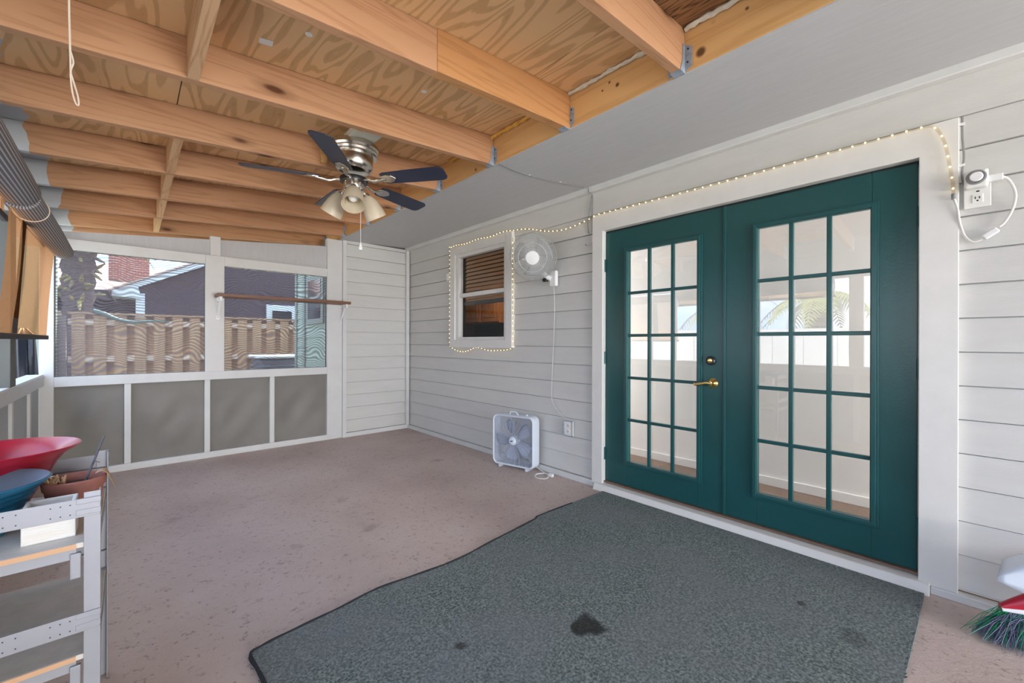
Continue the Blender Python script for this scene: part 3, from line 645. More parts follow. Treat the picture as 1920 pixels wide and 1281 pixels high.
# ================================================================== THINGS IN THE PORCH
# rug
def px_rug():
    edge = [(2.772, 1.945), (2.40, 1.957), (2.06, 1.966), (1.98, 1.945), (1.6, 1.905), (1.323, 1.872), (1.1, 1.885), (.876, 1.908), (.70, 1.885), (.5, 1.868), (.375, 1.852), (.338, 1.825), (.345, 1.70), (.352, 1.4), (.35, .9), (.35, .14),
            (1.0, .135), (1.6, .145), (2.01, .143), (2.43, .132), (2.772, .128)]
    return edge
ed = px_rug()
t = thing('turf_rug', 'green grey turf rug with curled dark edge in front of the doors', 'rug', (1.55, 1.02, 0))
k = len(ed); vs = []; random.seed(3)
top = [(x, y, .013) for x, y in ed]; bot = [(x, y, .001) for x, y in ed]
mb = MB(); mb.add(top+bot, [tuple(range(k)), tuple(range(2*k-1, k-1, -1))]+[(i, (i+1) % k, (i+1) % k+k, i+k) for i in range(k)]); mb.build('pile', 'rug', t)
p = smooth_path([(x, y-.004, .011) for x, y in ed[1:15]], 5)
MB().tube(p, [.006+.002*abs(math.sin(i*.7)) for i in range(len(p))], 7).build('edge_binding', 'rugedge', t)
fz = MB()
for i in range(120):
    u = random.random(); a = Vector((2.772-.77*u, .145, .010)) if random.random() < .5 else Vector((.338+random.uniform(-.01, .03), 1.82-.5*random.random()**2, .008))
    d = Vector((random.uniform(-1, 1), random.uniform(-1, .3), random.uniform(0, .6))).normalized()*random.uniform(.005, .013)
    fz.tube([a, a+d], .0012, 3)
fz.build('frayed_edge', 'rugedge', t)['kind'] = 'stuff'

# ceiling fan ------------------------------------------------------
FC = Vector((1.075, 2.70, 0)); BZ = 2.245
o = MB().hexa([(FC.x-.085, 2.325, zb(FC.x-.085)+.075), (FC.x+.085, 2.325, zb(FC.x+.085)+.075), (FC.x+.085, 2.962, zb(FC.x+.085)+.075), (FC.x-.085, 2.962, zb(FC.x-.085)+.075), (FC.x-.085, 2.325, zb(FC.x-.085)+.115), (FC.x+.085, 2.325, zb(FC.x+.085)+.115), (FC.x+.085, 2.962, zb(FC.x+.085)+.115), (FC.x-.085, 2.962, zb(FC.x-.085)+.115)]).build('mounting_board', 'cream', None, .003)
tag(o, 'cream painted mounting board between rafters above the ceiling fan', 'board')
for i, (yy, l_) in enumerate(((2.325, 'small pine cleat at the near end of the fan mounting board'), (2.93, 'small pine cleat at the far end of the fan mounting board'))):
    z_ = zb(FC.x-.13)
    tag(MB().box(FC.x-.13, FC.x-.09, yy, yy+.03, z_+.02, z_+.16).build('pine_cleat', 'mountwood', None, .002), l_, 'board')
f = thing('ceiling_fan', 'nickel hugger ceiling fan with five navy blades and three frosted lamps', 'fan', (FC.x, FC.y, 2.1))
ztop = zb(FC.x)+.075
def L(prof, name, m, seg=40, par=f, c=None): return MB().lathe(prof, c or (FC.x, FC.y, 0), (0, 0, 1), seg).build(name, m, par)
L([(.02, ztop), (.150, ztop), (.155, ztop-.008), (.158, ztop-.03), (.150, ztop-.042), (.152, ztop-.05), (.146, ztop-.062), (.135, ztop-.066), (.02, ztop-.066)], 'canopy_ring', 'chrome')
L([(.02, ztop-.066), (.120, ztop-.066), (.123, ztop-.085), (.118, ztop-.135), (.108, ztop-.155), (.085, ztop-.168), (.02, ztop-.168)], 'motor_housing', 'chrome')
L([(.02, BZ+.015), (.086, BZ+.015), (.088, BZ+.0), (.086, BZ-.010), (.02, BZ-.010)], 'flywheel', 'black')
L([(.02, BZ-.010), (.064, BZ-.010), (.066, BZ-.045), (.060, BZ-.060), (.02, BZ-.060)], 'switch_housing', 'chrome')
L([(.01, BZ-.060), (.050, BZ-.060), (.070, BZ-.072), (.055, BZ-.090), (.02, BZ-.10), (.0, BZ-.104)], 'light_fitter', 'chrome')
for i in range(5):
    th_ = R(17+72*i); ax = Vector((math.cos(th_), math.sin(th_), 0)); sd = Vector((math.sin(th_), -math.cos(th_), 0)); pt = R(13)
    w_ = sd*math.cos(pt)+Vector((0, 0, math.sin(pt))); nn = ax.cross(w_)
    c0 = Vector((FC.x, FC.y, BZ))
    bm_ = MB(); r0, r1 = .205, .635
    outl = [(r0, -.045), (r0+.02, -.055), (r0+.2, -.063), (r1-.035, -.066), (r1-.012, -.055), (r1, -.035), (r1, .035), (r1-.012, .055), (r1-.035, .066), (r0+.2, .063), (r0+.02, .055), (r0, .045)]
    bm_.prism([c0+ax*r+w_*q-nn*.003 for r, q in outl], nn*.006)
    bd = bm_.build('blade', 'navyblade', f, .0015)
    # blade iron: curved arm and leaf-shaped plate
    arm = smooth_path([c0+ax*.075+Vector((0, 0, .0)), c0+ax*.11+Vector((0, 0, -.004)), c0+ax*.145+Vector((0, 0, -.016)), c0+ax*.185+Vector((0, 0, -.012)), c0+ax*.23-nn*.004*(1 if nn.z > 0 else -1)], 4)
    MB().tube(arm, [.011, .011, .011, .010, .009, .009, .008, .008, .009, .010, .010, .010, .010, .010, .010, .010, .009][:len(arm)], 8).build('blade_arm', 'chrome', bd)
    dn = -nn if nn.z > 0 else nn
    leaf = [(.195, -.012), (.21, -.032), (.245, -.040), (.275, -.030), (.300, 0), (.275, .030), (.245, .040), (.21, .032), (.195, .012)]
    MB().prism([c0+ax*r+w_*q+dn*.004 for r, q in leaf], dn*.004).build('blade_bracket', 'chrome', bd, .001)
for i, an in enumerate((-113, 7, 127)):
    a_ = R(an); hd = Vector((math.cos(a_), math.sin(a_), 0)); c0 = Vector((FC.x, FC.y, BZ-.078))
    axd = (hd*.52+Vector((0, 0, -.85))).normalized(); s0 = c0+hd*.085+Vector((0, 0, .006))
    arm = smooth_path([c0+hd*.04, c0+hd*.07+Vector((0, 0, .012)), s0], 4); la = MB().tube(arm, .010, 8)
    la.lathe([(.0, -.012), (.02, -.012), (.024, .0), (.026, .022), (.0, .022)], s0, axd, 20); lo = la.build('lamp_socket', 'chrome', f)
    prof = [(.024, .008), (.033, .016), (.048, .042), (.058, .075), (.066, .118), (.070, .158), (.067, .157), (.063, .118), (.055, .075), (.045, .042), (.031, .019), (.022, .012)]
    MB().lathe(prof, s0, axd, 32, True, True).build('lamp_shade', 'frost', f)
    MB().lathe([(.0, .022), (.014, .022), (.016, .04), (.028, .065), (.032, .085), (.026, .105), (.012, .115), (.0, .117)], s0, axd, 20).build('bulb', 'bulb', lo)
for (dx, dy, zl, nm) in ((-.085, -.080, 1.88, 'a'), (.022, -.058, 1.81, 'b')):
    c0 = (FC.x+dx, FC.y+dy)
    ch = MB().tube([(c0[0], c0[1], BZ-.04), (c0[0], c0[1], zl)], .0016, 6).build('pull_chain', 'brass' if nm == 'a' else 'cord', f)
    if nm == 'b': MB().lathe([(.0, .03), (.003, .028), (.006, .015), (.013, -.006), (.014, -.014), (.010, -.022), (.0, -.024)], (c0[0], c0[1], zl), (0, 0, 1), 16).build('pull_fob', 'white', ch)
    else: MB().lathe([(.0, .02), (.005, .015), (.006, -.01), (.0, -.016)], (c0[0], c0[1], zl), (0, 0, 1), 12).build('pull_fob', 'brass', ch)

# box fan ----------------------------------------------------------
BW, BH, BD = .46, .485, .115
bf = thing('box_fan', 'white square box fan standing on the floor against the siding', 'fan', (2.70, 2.885, 0))
fx = Vector((.235, -.972, 0)).normalized(); fn = Vector((-fx.y, fx.x, 0)); fn = fn if fn.x < 0 else -fn    # width axis, front normal
fc = Vector((2.648, 2.875, .022+BH/2)); fz_ = Vector((0, 0, 1))
def rr(hw_, hh, r, k=6):
    o_ = []
    for (cx, cz, a0) in ((hw_-r, hh-r, 0), (-hw_+r, hh-r, 90), (-hw_+r, -hh+r, 180), (hw_-r, -hh+r, 270)):
        for i in range(k+1):
            a_ = R(a0+90*i/k); o_.append((cx+r*math.cos(a_), cz+r*math.sin(a_)))
    return o_
def P3(x, z, d): return fc+fx*x+fz_*z-fn*d
outer, inner = rr(BW/2, BH/2, .055), rr(BW/2-.018, BH/2-.018, .042)
rings = [[P3(x, z, .004) for x, z in inner], [P3(x, z, -.002) for x, z in rr(BW/2-.008, BH/2-.008, .05)], [P3(x, z, .010) for x, z in outer], [P3(x, z, BD-.008) for x, z in outer], [P3(x, z, BD) for x, z in inner], [P3(x, z, BD-.012) for x, z in inner], [P3(x, z, .016) for x, z in inner]]
vs = [q for r_ in rings for q in r_]; K = len(outer); fs = []
for i in range(len(rings)):
    j = (i+1) % len(rings)
    for q in range(K): fs.append((i*K+q, i*K+(q+1) % K, j*K+(q+1) % K, j*K+q))
MB().add(vs, fs, True).build('housing', 'bluewhite', bf)
def grille(d):
    g = MB()
    for rad in [.035+.0125*i for i in range(20)]:
        pts = []
        for i in range(49):
            a_ = 2*PI*i/48; x, z = rad*math.cos(a_), rad*math.sin(a_)
            pts.append((max(-BW/2+.018, min(BW/2-.018, x)), max(-BH/2+.018, min(BH/2-.018, z))))
        g.tube([P3(x, z, d) for x, z in pts[:-1]], .0014, 4, closed=True)
    for i in range(24):
        a_ = 2*PI*i/24+.06; rm = min((BW/2-.014)/max(abs(math.cos(a_)), 1e-6), (BH/2-.014)/max(abs(math.sin(a_)), 1e-6)); rm = min(rm, .285)
        pts = [P3(rr_*math.cos(a_+.5*(rr_/.28)), rr_*math.sin(a_+.5*(rr_/.28)), d-.002) for rr_ in [.03+(rm-.03)*q/8 for q in range(9)]]
        pts = []
        for q in range(9):
            rad = .03+(rm-.03)*q/8; aa = a_+.35*(1-q/8); x, z = rad*math.cos(aa), rad*math.sin(aa)
            pts.append(P3(max(-BW/2+.016, min(BW/2-.016, x)), max(-BH/2+.016, min(BH/2-.016, z)), d-.001))
        g.tube(pts, .0014, 4)
    return g
gf = grille(.006).build('front_grille', 'grille', bf); grille(BD-.006).build('back_grille', 'grille', bf)
hub = MB().lathe([(.0, .012), (.028, .012), (.036, .006), (.040, -.004), (.0, -.004)], fc, fn, 28).build('hub_badge', 'bluewhite', bf)
lg = MB(); lg.add([fc+fn*.0126+fx*(.016*math.cos(2*PI*i/16))+fz_*(.007*math.sin(2*PI*i/16)+.004*math.cos(2*PI*i/16)) for i in range(16)], [tuple(range(16))])
lg.build('logo_mark', 'logo', hub)
MB().lathe([(.0, -.02), (.046, -.02), (.046, -.075), (.0, -.075)], fc, fn, 28).build('motor', 'bluewhite', bf)
for i in range(5):
    a0 = R(40+72*i)
    def blf(u, v, a0=a0):
        rad = .045+.155*u; wd = (.55+.35*math.sin(PI*min(1, u*1.05))); aa = a0+(v-.5)*wd
        return tuple(P3(rad*math.cos(aa), rad*math.sin(aa), .045+.035*(v-.5)*2*.7))
    MB().grid(blf, 8, 6).build('blade', 'shadedblade', bf, 0, .002)
hp = [P3(-.045, BH/2-.002, .02), P3(-.035, BH/2+.020, .02), P3(-.025, BH/2+.030, .02), P3(.025, BH/2+.030, .02), P3(.040, BH/2+.018, .02), P3(.055, BH/2-.002, .02)]
MB().tube(smooth_path(hp, 4), .006, 8).build('carry_handle', 'bluewhite', bf)
MB().lathe([(.012, 0), (.011, .016), (.0, .018)], P3(.13, BH/2-.004, .05), (0, 0, 1), 16).build('speed_knob', 'bluewhite', bf)
for x in (-.15, .15): MB().obox(P3(x, -BH/2-.010, BD/2), fx, fn, fz_, .012, BD/2-.004, .012).build('foot', 'bluewhite', bf, .003)
cd = smooth_path([P3(.16, -BH/2+.03, BD-.01), (2.79, 2.62, .010), (2.74, 2.50, .006), (2.66, 2.47, .006), (2.63, 2.545, .006), (2.69, 2.60, .008), (2.75, 2.56, .014), (2.755, 2.50, .016)], 6)
co = MB().tube(cd, .0045, 8).build('power_cord', 'white', bf)
MB().obox((2.748, 2.475, .018), (0, 1, 0), (1, 0, 0), (0, 0, 1), .022, .014, .014).build('plug', 'white', co, .004)

# wall fan ---------------------------------------------------------
wf = thing('wall_fan', 'round white caged fan mounted on the siding right of the window', 'fan', (2.83, 2.50, 1.78))
n_ = Vector((-.74, -.60, -.30)).normalized(); c_ = Vector((2.615, 2.575, 1.945)); rx = n_.cross(Vector((0, 0, 1))).normalized(); ry = rx.cross(n_).normalized()
RC = .205
def Q(r, a_, d): return c_+(rx*math.cos(a_)+ry*math.sin(a_))*r+n_*d
def cage(sign):
    g = MB()
    for (r, d, wr) in ((RC, 0, .0042), (.125, .055, .0025), (.17, .036, .0014)):
        g.tube([Q(r, 2*PI*i/48, sign*d) for i in range(48)], wr, 6, closed=True)
    for i in range(110):
        a_ = 2*PI*i/110
        g.tube([Q(.055, a_, sign*.064), Q(.10, a_, sign*.062), Q(.14, a_, sign*.05), Q(.18, a_, sign*.028), Q(RC, a_, 0)], .0012, 4)
    return g
cage(1).build('front_cage', 'wallwire', wf); cage(-1).build('rear_cage', 'wallwire', wf)
MB().lathe([(.0, .07), (.040, .07), (.058, .066), (.062, .058), (.0, .056)], c_, n_, 32).build('badge_disc', 'white', wf)
for i in range(3):
    def blf(u, v, i=i):
        a_ = 2*PI*i/3+.4+(v-.5)*1.25*(.7+.4*u); return tuple(Q(.04+.13*u, a_, .03*(v-.5)))
    MB().grid(blf, 8, 8).build('blade', 'greyblade', wf, 0, .002)
MB().lathe([(.0, .03), (.04, .03), (.045, .02), (.045, -.02), (.0, -.02)], c_, n_, 24).build('blade_hub', 'white', wf)
MB().lathe([(.0, -.055), (.055, -.055), (.060, -.075), (.058, -.13), (.04, -.15), (.0, -.155)], c_, n_, 28).build('motor_housing', 'white', wf)
mb_ = c_-n_*.11
MB().tube(smooth_path([mb_, mb_+Vector((.015, -.01, -.06)), Vector((2.765, 2.57, 1.80)), Vector((2.80, 2.53, 1.77))], 5), .024, 10).build('arm', 'white', wf)
MB().box(2.80, 2.842, 2.475, 2.555, 1.70, 1.84).build('wall_bracket', 'white', wf, .012, seg=3)
MB().obox((2.775, 2.575, 1.765), (1, 0, 0), (0, 1, 0), (0, 0, 1), .018, .022, .022).build('tilt_knob', 'black', wf, .006)
p = smooth_path([(2.82, 2.515, 1.71), (2.834, 2.515, 1.5), (2.832, 2.525, 1.2), (2.834, 2.545, .85), (2.832, 2.54, .66), (2.832, 2.45, .56), (2.83, 2.36, .50)], 6)
MB().tube(p, .0036, 7).build('power_cord', 'siding', wf)

# sockets, timer, cords --------------------------------------------
t = thing('wall_outlet', 'low double socket with open grey weather cover right of the box fan', 'outlet', (2.84, 2.35, .375))
MB().box(2.826, 2.845, 2.30, 2.39, .374, .505).build('plate', 'outletwhite', t, .003)
MB().box(2.812, 2.832, 2.388, 2.396, .385, .495).build('cover_edge', 'galv', t); MB().box(2.822, 2.828, 2.298, 2.392, .500, .508).box(2.822, 2.828, 2.298, 2.303, .374, .505).box(2.822, 2.828, 2.298, 2.392, .372, .379).build('gasket', 'galv', t)
for z in (.415, .465):
    r_ = MB().lathe([(.0, .004), (.016, .004), (.017, 0)], (2.826, 2.345, z), (-1, 0, 0), 18).build('receptacle', 'outletwhite', t)
    MB().box(2.8205, 2.8225, 2.337, 2.340, z-.004, z+.008).build('slot', 'black', r_); MB().box(2.8205, 2.8225, 2.350, 2.353, z-.004, z+.008).build('slot', 'black', r_); MB().lathe([(0, .001), (.003, .001), (.003, 0)], (2.8225, 2.345, z-.009), (-1, 0, 0), 8).build('slot', 'black', r_)
t = thing('wall_outlet', 'high double socket plate right of the door holding a dial timer', 'outlet', (2.84, -.035, 1.815))
MB().box(2.832, 2.845, -.079, .004, 1.815, 1.938).build('plate', 'outletwhite', t, .003)
r_ = MB().box(2.828, 2.834, -.056, -.020, 1.835, 1.875).build('receptacle', 'outletwhite', t, .004)
for q in (MB().box(2.8265, 2.8285, -.046, -.043, 1.853, 1.863), MB().box(2.8265, 2.8285, -.033, -.030, 1.853, 1.864), MB().lathe([(0, .001), (.0035, .001), (.0035, 0)], (2.828, -.038, 1.845), (-1, 0, 0), 8), MB().box(2.8265, 2.8285, -.044, -.034, 1.884, 1.890)): q.build('slot', 'black', r_)
t = thing('dial_timer', 'white plug-in dial timer in the high wall socket', 'timer', (2.81, -.032, 1.895))
MB().box(2.775, 2.832, -.070, .004, 1.895, 1.972).build('case', 'outletwhite', t, .010, seg=3)
MB().lathe([(.030, 0), (.032, .004), (.028, .006), (.0, .006)], (2.775, -.033, 1.937), (-1, 0, 0), 32).build('dial_ring', 'greycord', t)
MB().lathe([(.021, 0), (.021, .009), (.018, .012), (.0, .012)], (2.770, -.033, 1.937), (-1, 0, 0), 28).build('dial', 'white', t)
pins = MB()
for i in range(14):
    a_ = R(-100+i*11); pins.box(2.763, 2.766, -.033-.025*math.cos(a_)-.0012, -.033-.025*math.cos(a_)+.0012, 1.937+.025*math.sin(a_)-.0012, 1.937+.025*math.sin(a_)+.0012)
pins.build('dial_pins', 'black', t)['kind'] = 'stuff'
t = thing('adapter_cord', 'white rope light cord with inline adapter looping beside the timer', 'cord', (2.82, -.05, 1.66))
MB().obox((2.80, -.090, 1.926), (0, -1, -.02), (1, 0, 0), (0, -.02, 1), .022, .011, .014).build('plug', 'white', t, .003)
p = smooth_path([(2.80, -.110, 1.926), (2.81, -.130, 1.905), (2.822, -.147, 1.85), (2.832, -.142, 1.79), (2.834, -.120, 1.735), (2.834, -.103, 1.715)], 6); MB().tube(p, .0052, 8).build('cable', 'cord', t)
MB().obox((2.828, -.077, 1.688), (0, -.8, .6), (1, 0, 0), (0, .6, .8), .027, .010, .013).build('inline_adapter', 'white', t, .005)
p = smooth_path([(2.832, -.052, 1.668), (2.832, -.025, 1.660), (2.830, .000, 1.69), (2.822, .016, 1.75), (2.812, .024, 1.82), (2.810, .035, 1.868)], 6); MB().tube(p, .0048, 8).build('cable', 'cord', t)
t = thing('switch_box', 'small white junction box at the left edge of the house window', 'box', (2.84, 4.215, 1.93))
MB().box(2.815, 2.845, 4.195, 4.245, 1.93, 2.015).build('case', 'white', t, .004); MB().tube([(2.842, 4.215, 2.015), (2.845, 4.214, 2.30)], .003, 6).build('wire', 'greycord', t)
# surface wires
t = thing('soffit_wire', 'thin grey wire stapled across the soffit and down left of the door casing', 'wire', (2.4, 2.2, 2.0))
p = smooth_path([(1.91, 2.21, 2.4465), (2.15, 2.235, 2.4545), (2.45, 2.20, 2.4655), (2.75, 2.125, 2.476), (2.795, 2.112, 2.474), (2.797, 2.108, 2.44), (2.842, 2.105, 2.42), (2.842, 2.107, 2.30), (2.838, 2.105, 2.11)], 5); MB().tube(p, .0035, 6).build('cable', 'greycord', t)
for (x, y) in ((2.22, 2.232), (2.52, 2.185)): MB().box(x-.004, x+.004, y-.012, y+.012, 2.445+(x-1.9)*.036, 2.46+(x-1.9)*.036).build('staple', 'white', t)
p = smooth_path([(2.842, 2.115, 2.42), (2.838, 2.135, 2.30), (2.838, 2.15, 2.18), (2.838, 2.135, 2.11)], 5); MB().tube(p, .003, 6).build('cable', 'greycord', t)
p = smooth_path([(2.826, 2.098, 2.02), (2.80, 2.115, 2.00), (2.80, 2.145, 2.005), (2.82, 2.155, 2.02)], 5); MB().tube(p, .003, 6).build('hook', 'greycord', t)
t = thing('casing_wire', 'grey cable running down the right edge of the door casing', 'wire', (2.83, .012, 2.0))
p = smooth_path([(2.835, .010, 2.25), (2.833, .009, 2.15), (2.835, .004, 2.06), (2.835, .010, 1.99), (2.838, .008, 1.95), (2.834, .000, 1.92)], 6); MB().tube(p, .0042, 6).build('cable', 'greycord', t)
for z in (2.21, 2.02): MB().box(2.826, 2.842, .000, .019, z-.006, z+.006).build('clip', 'white', t, .001)

# rope light -------------------------------------------------------
t = thing('rope_light', 'clear rope light of warm bulbs along the door head and around the window', 'string light', (2.80, 2.0, 1.2))
XR = 2.808
ctrl = [(XR, .036, 1.885), (XR, .040, 1.95), (XR, .050, 2.03), (XR, .062, 2.12), (XR, .078, 2.18), (XR, .098, 2.218), (XR, .125, 2.235), (XR, .22, 2.238)]
run = smooth_path(ctrl, 6)
run += [Vector((XR, .22+(2.05-.22)*i/30, 2.238+.012*math.sin(PI*i/30*1.0)*-.6)) for i in range(1, 31)]
run += smooth_path([(XR, 2.05, 2.238), (XR+.006, 2.15, 2.215), (XR+.014, 2.38, 2.19), (XR+.016, 2.6, 2.215), (XR+.012, 2.85, 2.285), (XR, 3.06, 2.308), (XR, 3.10, 2.316)], 6)[1:]
run += [Vector((XR, 3.1+(4.166-3.1)*i/16, 2.316+.006*math.sin(i))) for i in range(1, 17)]
run += smooth_path([(XR, 4.166, 2.316), (XR+.01, 4.176, 2.29), (XR+.012, 4.174, 1.9), (XR+.012, 4.176, 1.5), (XR+.01, 4.172, 1.17), (XR+.012, 4.12, 1.12), (XR+.02, 4.0, 1.085), (XR+.02, 3.85, 1.085), (XR+.016, 3.7, 1.125), (XR+.01, 3.60, 1.13), (XR+.018, 3.45, 1.105), (XR+.018, 3.25, 1.108), (XR+.012, 3.10, 1.125), (XR+.012, 3.062, 1.16), (XR+.012, 3.062, 1.5), (XR+.012, 3.064, 1.95), (XR+.012, 3.064, 2.24)], 6)[1:]
MB().tube(run, .0062, 8).build('tube', 'pipe', t)
MB().tube([(XR, .036, 1.865), (XR, .036, 1.89)], [.008, .0085], 10).build('end_connector', 'greycord', t)
leds = []; acc = 0.03; prev = run[0]
for q in run[1:]:
    d = (q-prev).length
    while acc <= d: leds.append(prev+(q-prev)*(acc/d)); acc += .052
    acc -= d; prev = q
lp = MB().lathe([(0, -.0045), (.0035, -.003), (.0045, 0), (.0035, .003), (0, .0045)], leds[0], (1, 0, 0), 8).build('bulb', 'led', t)
for q in leds[1:100]:
    c = lp.copy(); c.location = Vector(lp.location)+(q-leds[0]); COL.objects.link(c); c.parent = t
rest = MB()
for q in leds[100:]: rest.lathe([(0, -.0045), (.0035, -.003), (.0045, 0), (.0035, .003), (0, .0045)], q, (1, 0, 0), 8)
rest.build('small_bulbs', 'led', t)['kind'] = 'stuff'

# wall shelf -------------------------------------------------------
t = thing('wall_shelf', 'brown plank shelf on white brackets across the far screen window', 'shelf', (1.3, YB-.1, 1.45))
MB().box(.64, 1.97, YB-.215, YB-.002, 1.645, 1.675).build('plank', 'brownpaint', t, .002)
for x in (.672, 1.925):
    bk = MB().box(x-.014, x+.014, YB-.006, YB-.002, 1.42, 1.645).box(x-.014, x+.014, YB-.20, YB-.004, 1.637, 1.644)
    bk.obox((x, YB-.085, 1.545), (0, -.155, .185), (1, 0, 0), (0, .185, .155), .122, .008, .006)
    bk.box(x-.010, x+.010, YB-.205, YB-.19, 1.60, 1.643)
    bo = bk.build('bracket', 'white', t, .001)
    MB().lathe([(.004, 0), (.004, .002)], (x, YB-.006, 1.44), (0, -1, 0), 8).build('screw', 'black', bo); MB().lathe([(.004, 0), (.004, .002)], (x, YB-.006, 1.60), (0, -1, 0), 8).build('screw', 'black', bo)

# roll shades on the left wall -------------------------------------
def shade(name, label, ya, yb_, zbot, zroll, rr_, xr, xb, hang):
    t = thing(name, label, 'blind', (xr, (ya+yb_)/2, zroll))
    def spiral(y): return [(rr_*math.cos(a_), rr_*math.sin(a_)) for a_ in [2*PI*i/40 for i in range(40)]]
    MB().lathe([(.02, 0), (rr_*.99, 0), (rr_, .01), (rr_*1.02, (yb_-ya)*.5), (rr_*.9, yb_-ya+hang-.01), (rr_*.86, yb_-ya+hang), (.02, yb_-ya+hang)], (xr, ya, zroll), (0, 1, 0), 40).build('shade_roll', 'roll', t)
    def f(u, v):
        bow = .012*math.sin(PI*v)*math.sin(3*u+.5)
        return (xr-.035+(xb-xr+.035)*v+bow, ya+(yb_-ya)*u, zroll+.01+(zbot-zroll-.01)*v)
    MB().grid(f, 20, 20).build('shade_cloth', 'shade', t)
    MB().box(xb-.010, xb+.010, ya-.01, yb_+.01, zbot-.030, zbot).build('bottom_bar', 'darkeave', t, .004)
    return t
s1 = shade('roller_shade', 'tan woven roller shade lowered to mid height on the left wall', 2.985, 4.56, 1.235, 1.875, .062, -.375, -.45, .11)
s2 = shade('roller_shade', 'nearer tan roller shade, mostly rolled up, at the left edge', 1.05, 2.95, 1.77, 1.885, .075, -.375, -.42, .0)
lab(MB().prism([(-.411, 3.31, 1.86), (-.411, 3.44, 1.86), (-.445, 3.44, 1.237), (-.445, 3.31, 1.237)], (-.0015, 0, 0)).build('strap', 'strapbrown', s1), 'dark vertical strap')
for (s, y) in ((s1, 3.25), ):
    MB().tube(arc((-.375, y, 1.875), .064, 0, 2*PI, 24, (1, 0, 0), (0, 0, 1))[:-1], .0028, 6, closed=True).build('tie_cord', 'string', s)
MB().box(-.445, -.43, 2.955, 2.985, 1.78, 1.86).build('cord_lock', 'white', s2, .003)
for (s, y) in ((s1, 4.70), ):
    MB().obox((-.43, 4.80, 1.955), (1, 0, 0), (0, 1, 0), (0, 0, 1), .03, .035, .05).tube([(-.375, 4.66, 1.875), (-.38, 4.82, 1.90), (-.42, 4.82, 1.93)], .012, 8).build('end_bracket', 'black', s, .006)
# hanging string
t = thing('pull_string', 'white knotted string hanging from the roof at top left', 'string', (-.15, 1.96, 1.96))
xs, ys = -.1425, 1.935
MB().tube([(xs-.004, ys, RT(xs)), (xs-.002, ys, 2.25), (xs, ys, 2.15), (xs+.002, ys, 2.05)], .0028, 7).build('cord', 'string', t)
p = smooth_path([(xs, ys, 2.13), (xs+.008, ys-.005, 2.09), (xs+.002, ys, 2.06), (xs+.008, ys, 2.03), (xs+.018, ys-.006, 1.985), (xs+.020, ys-.006, 1.958), (xs+.013, ys-.002, 1.962), (xs+.005, ys, 2.0), (xs+.001, ys, 2.05)], 6)
MB().tube(p, .0024, 7).build('loop', 'string', t)

# stickers on the plywood
def onply(x, y, dz=.0015): return Vector((x, y, RT(x)-dz))
o = MB().prism([onply(x, y) for x, y in ((.415, 2.088), (.468, 2.083), (.474, 2.125), (.420, 2.130))], (0, 0, -.0008)).build('paper_label', 'sticker'); tag(o, 'small white paper label stapled to the plywood at top left', 'label')
MB().prism([onply(x, y, .0026) for x, y in ((.436, 2.093), (.450, 2.092), (.453, 2.116), (.438, 2.117))], (0, 0, -.0004)).build('printed_mark', 'stickerink', o).location -= o.location

for (x, y, l_) in ((.575, 1.945, 'white dab of filler on the plywood right of the paper label'), (1.21, 2.05, 'small white dab of filler on the plywood near the ledger')):
    q = onply(x, y); tag(MB().lathe([(0, -.002), (.010, -.002), (.016, 0), (.012, .001)], q, (0, 0, 1), 10).build('filler_dab', 'sticker'), l_, 'filler', 'white filler dabs on the plywood')
# ---- metal shelf unit --------------------------------------------
su = thing('metal_shelving', 'grey slotted steel shelving unit holding pots at lower left', 'shelf', (-.27, 1.82, 0))
XA, XB2, YA, YB2, ZT = -.50, -.056, 1.545, 2.095, .805
def upright(x, y, sx, sy):
    w = MB(); th_ = .003; wd = .031
    w.box(min(x, x+sx*wd), max(x, x+sx*wd), min(y, y+sy*th_), max(y, y+sy*th_), 0, ZT)
    w.box(min(x, x+sx*th_), max(x, x+sx*th_), min(y, y+sy*wd), max(y, y+sy*wd), 0, ZT)
    u_ = w.build('upright', 'steelshelf', su, .001)
    for z in (.62, .33): MB().box(min(x+sx*.036, x+sx*.056), max(x+sx*.036, x+sx*.056), min(y+sy*.004, y+sy*.016), max(y+sy*.004, y+sy*.016), z-.035, z+.03).build('shelf_clip', 'steelshelf', u_, .002)
for (x, sx) in ((XA, 1), (XB2, -1)):
    for (y, sy) in ((YA, 1), (YB2, -1)): upright(x, y, sx, sy)
def holes(axis, lo, hi, z, pos, nrm):
    h_ = MB()
    for dz in (.011, .036):
        for q in [lo+.012+.02*i for i in range(5)]+[hi-.055-.017*i for i in range(3)]+[hi-.145-.02*i for i in range(5)]:
            c = (q, pos, z+dz) if axis == 'x' else (pos, q, z+dz)
            h_.lathe([(0, .0006), (.0016, .0006), (.0016, -.001)], c, nrm, 8)
    return h_
for z in (ZT-.062, .505-.058+.0):
    for (y, ny) in ((YA, -1), (YB2, 1)):
        yy = y+ny*.003
        w = MB().box(XA, XB2+.0, min(y, yy), max(y, yy), z, z+.048); w.box(XA, XB2, min(y, y-ny*.02), max(y, y-ny*.02), z, z+.003); bo = w.build('cross_beam', 'steelshelf', su, .001)
        holes('x', XA, XB2, z, yy, (0, ny, 0)).build('slot_holes', 'black', bo)['kind'] = 'stuff'
        tb = MB().box(XB2-.045, XB2+.001, min(yy, yy+ny*.002), max(yy, yy+ny*.002), z+.006, z+.020).box(XB2-.045, XB2+.001, min(yy, yy+ny*.002), max(yy, yy+ny*.002), z+.034, z+.048); tb.build('beam_tab', 'steelshelf', bo, .002)
for z in (ZT-.062, .505-.058):
    for (x, nx) in ((XB2, 1), (XA, -1)):
        pass
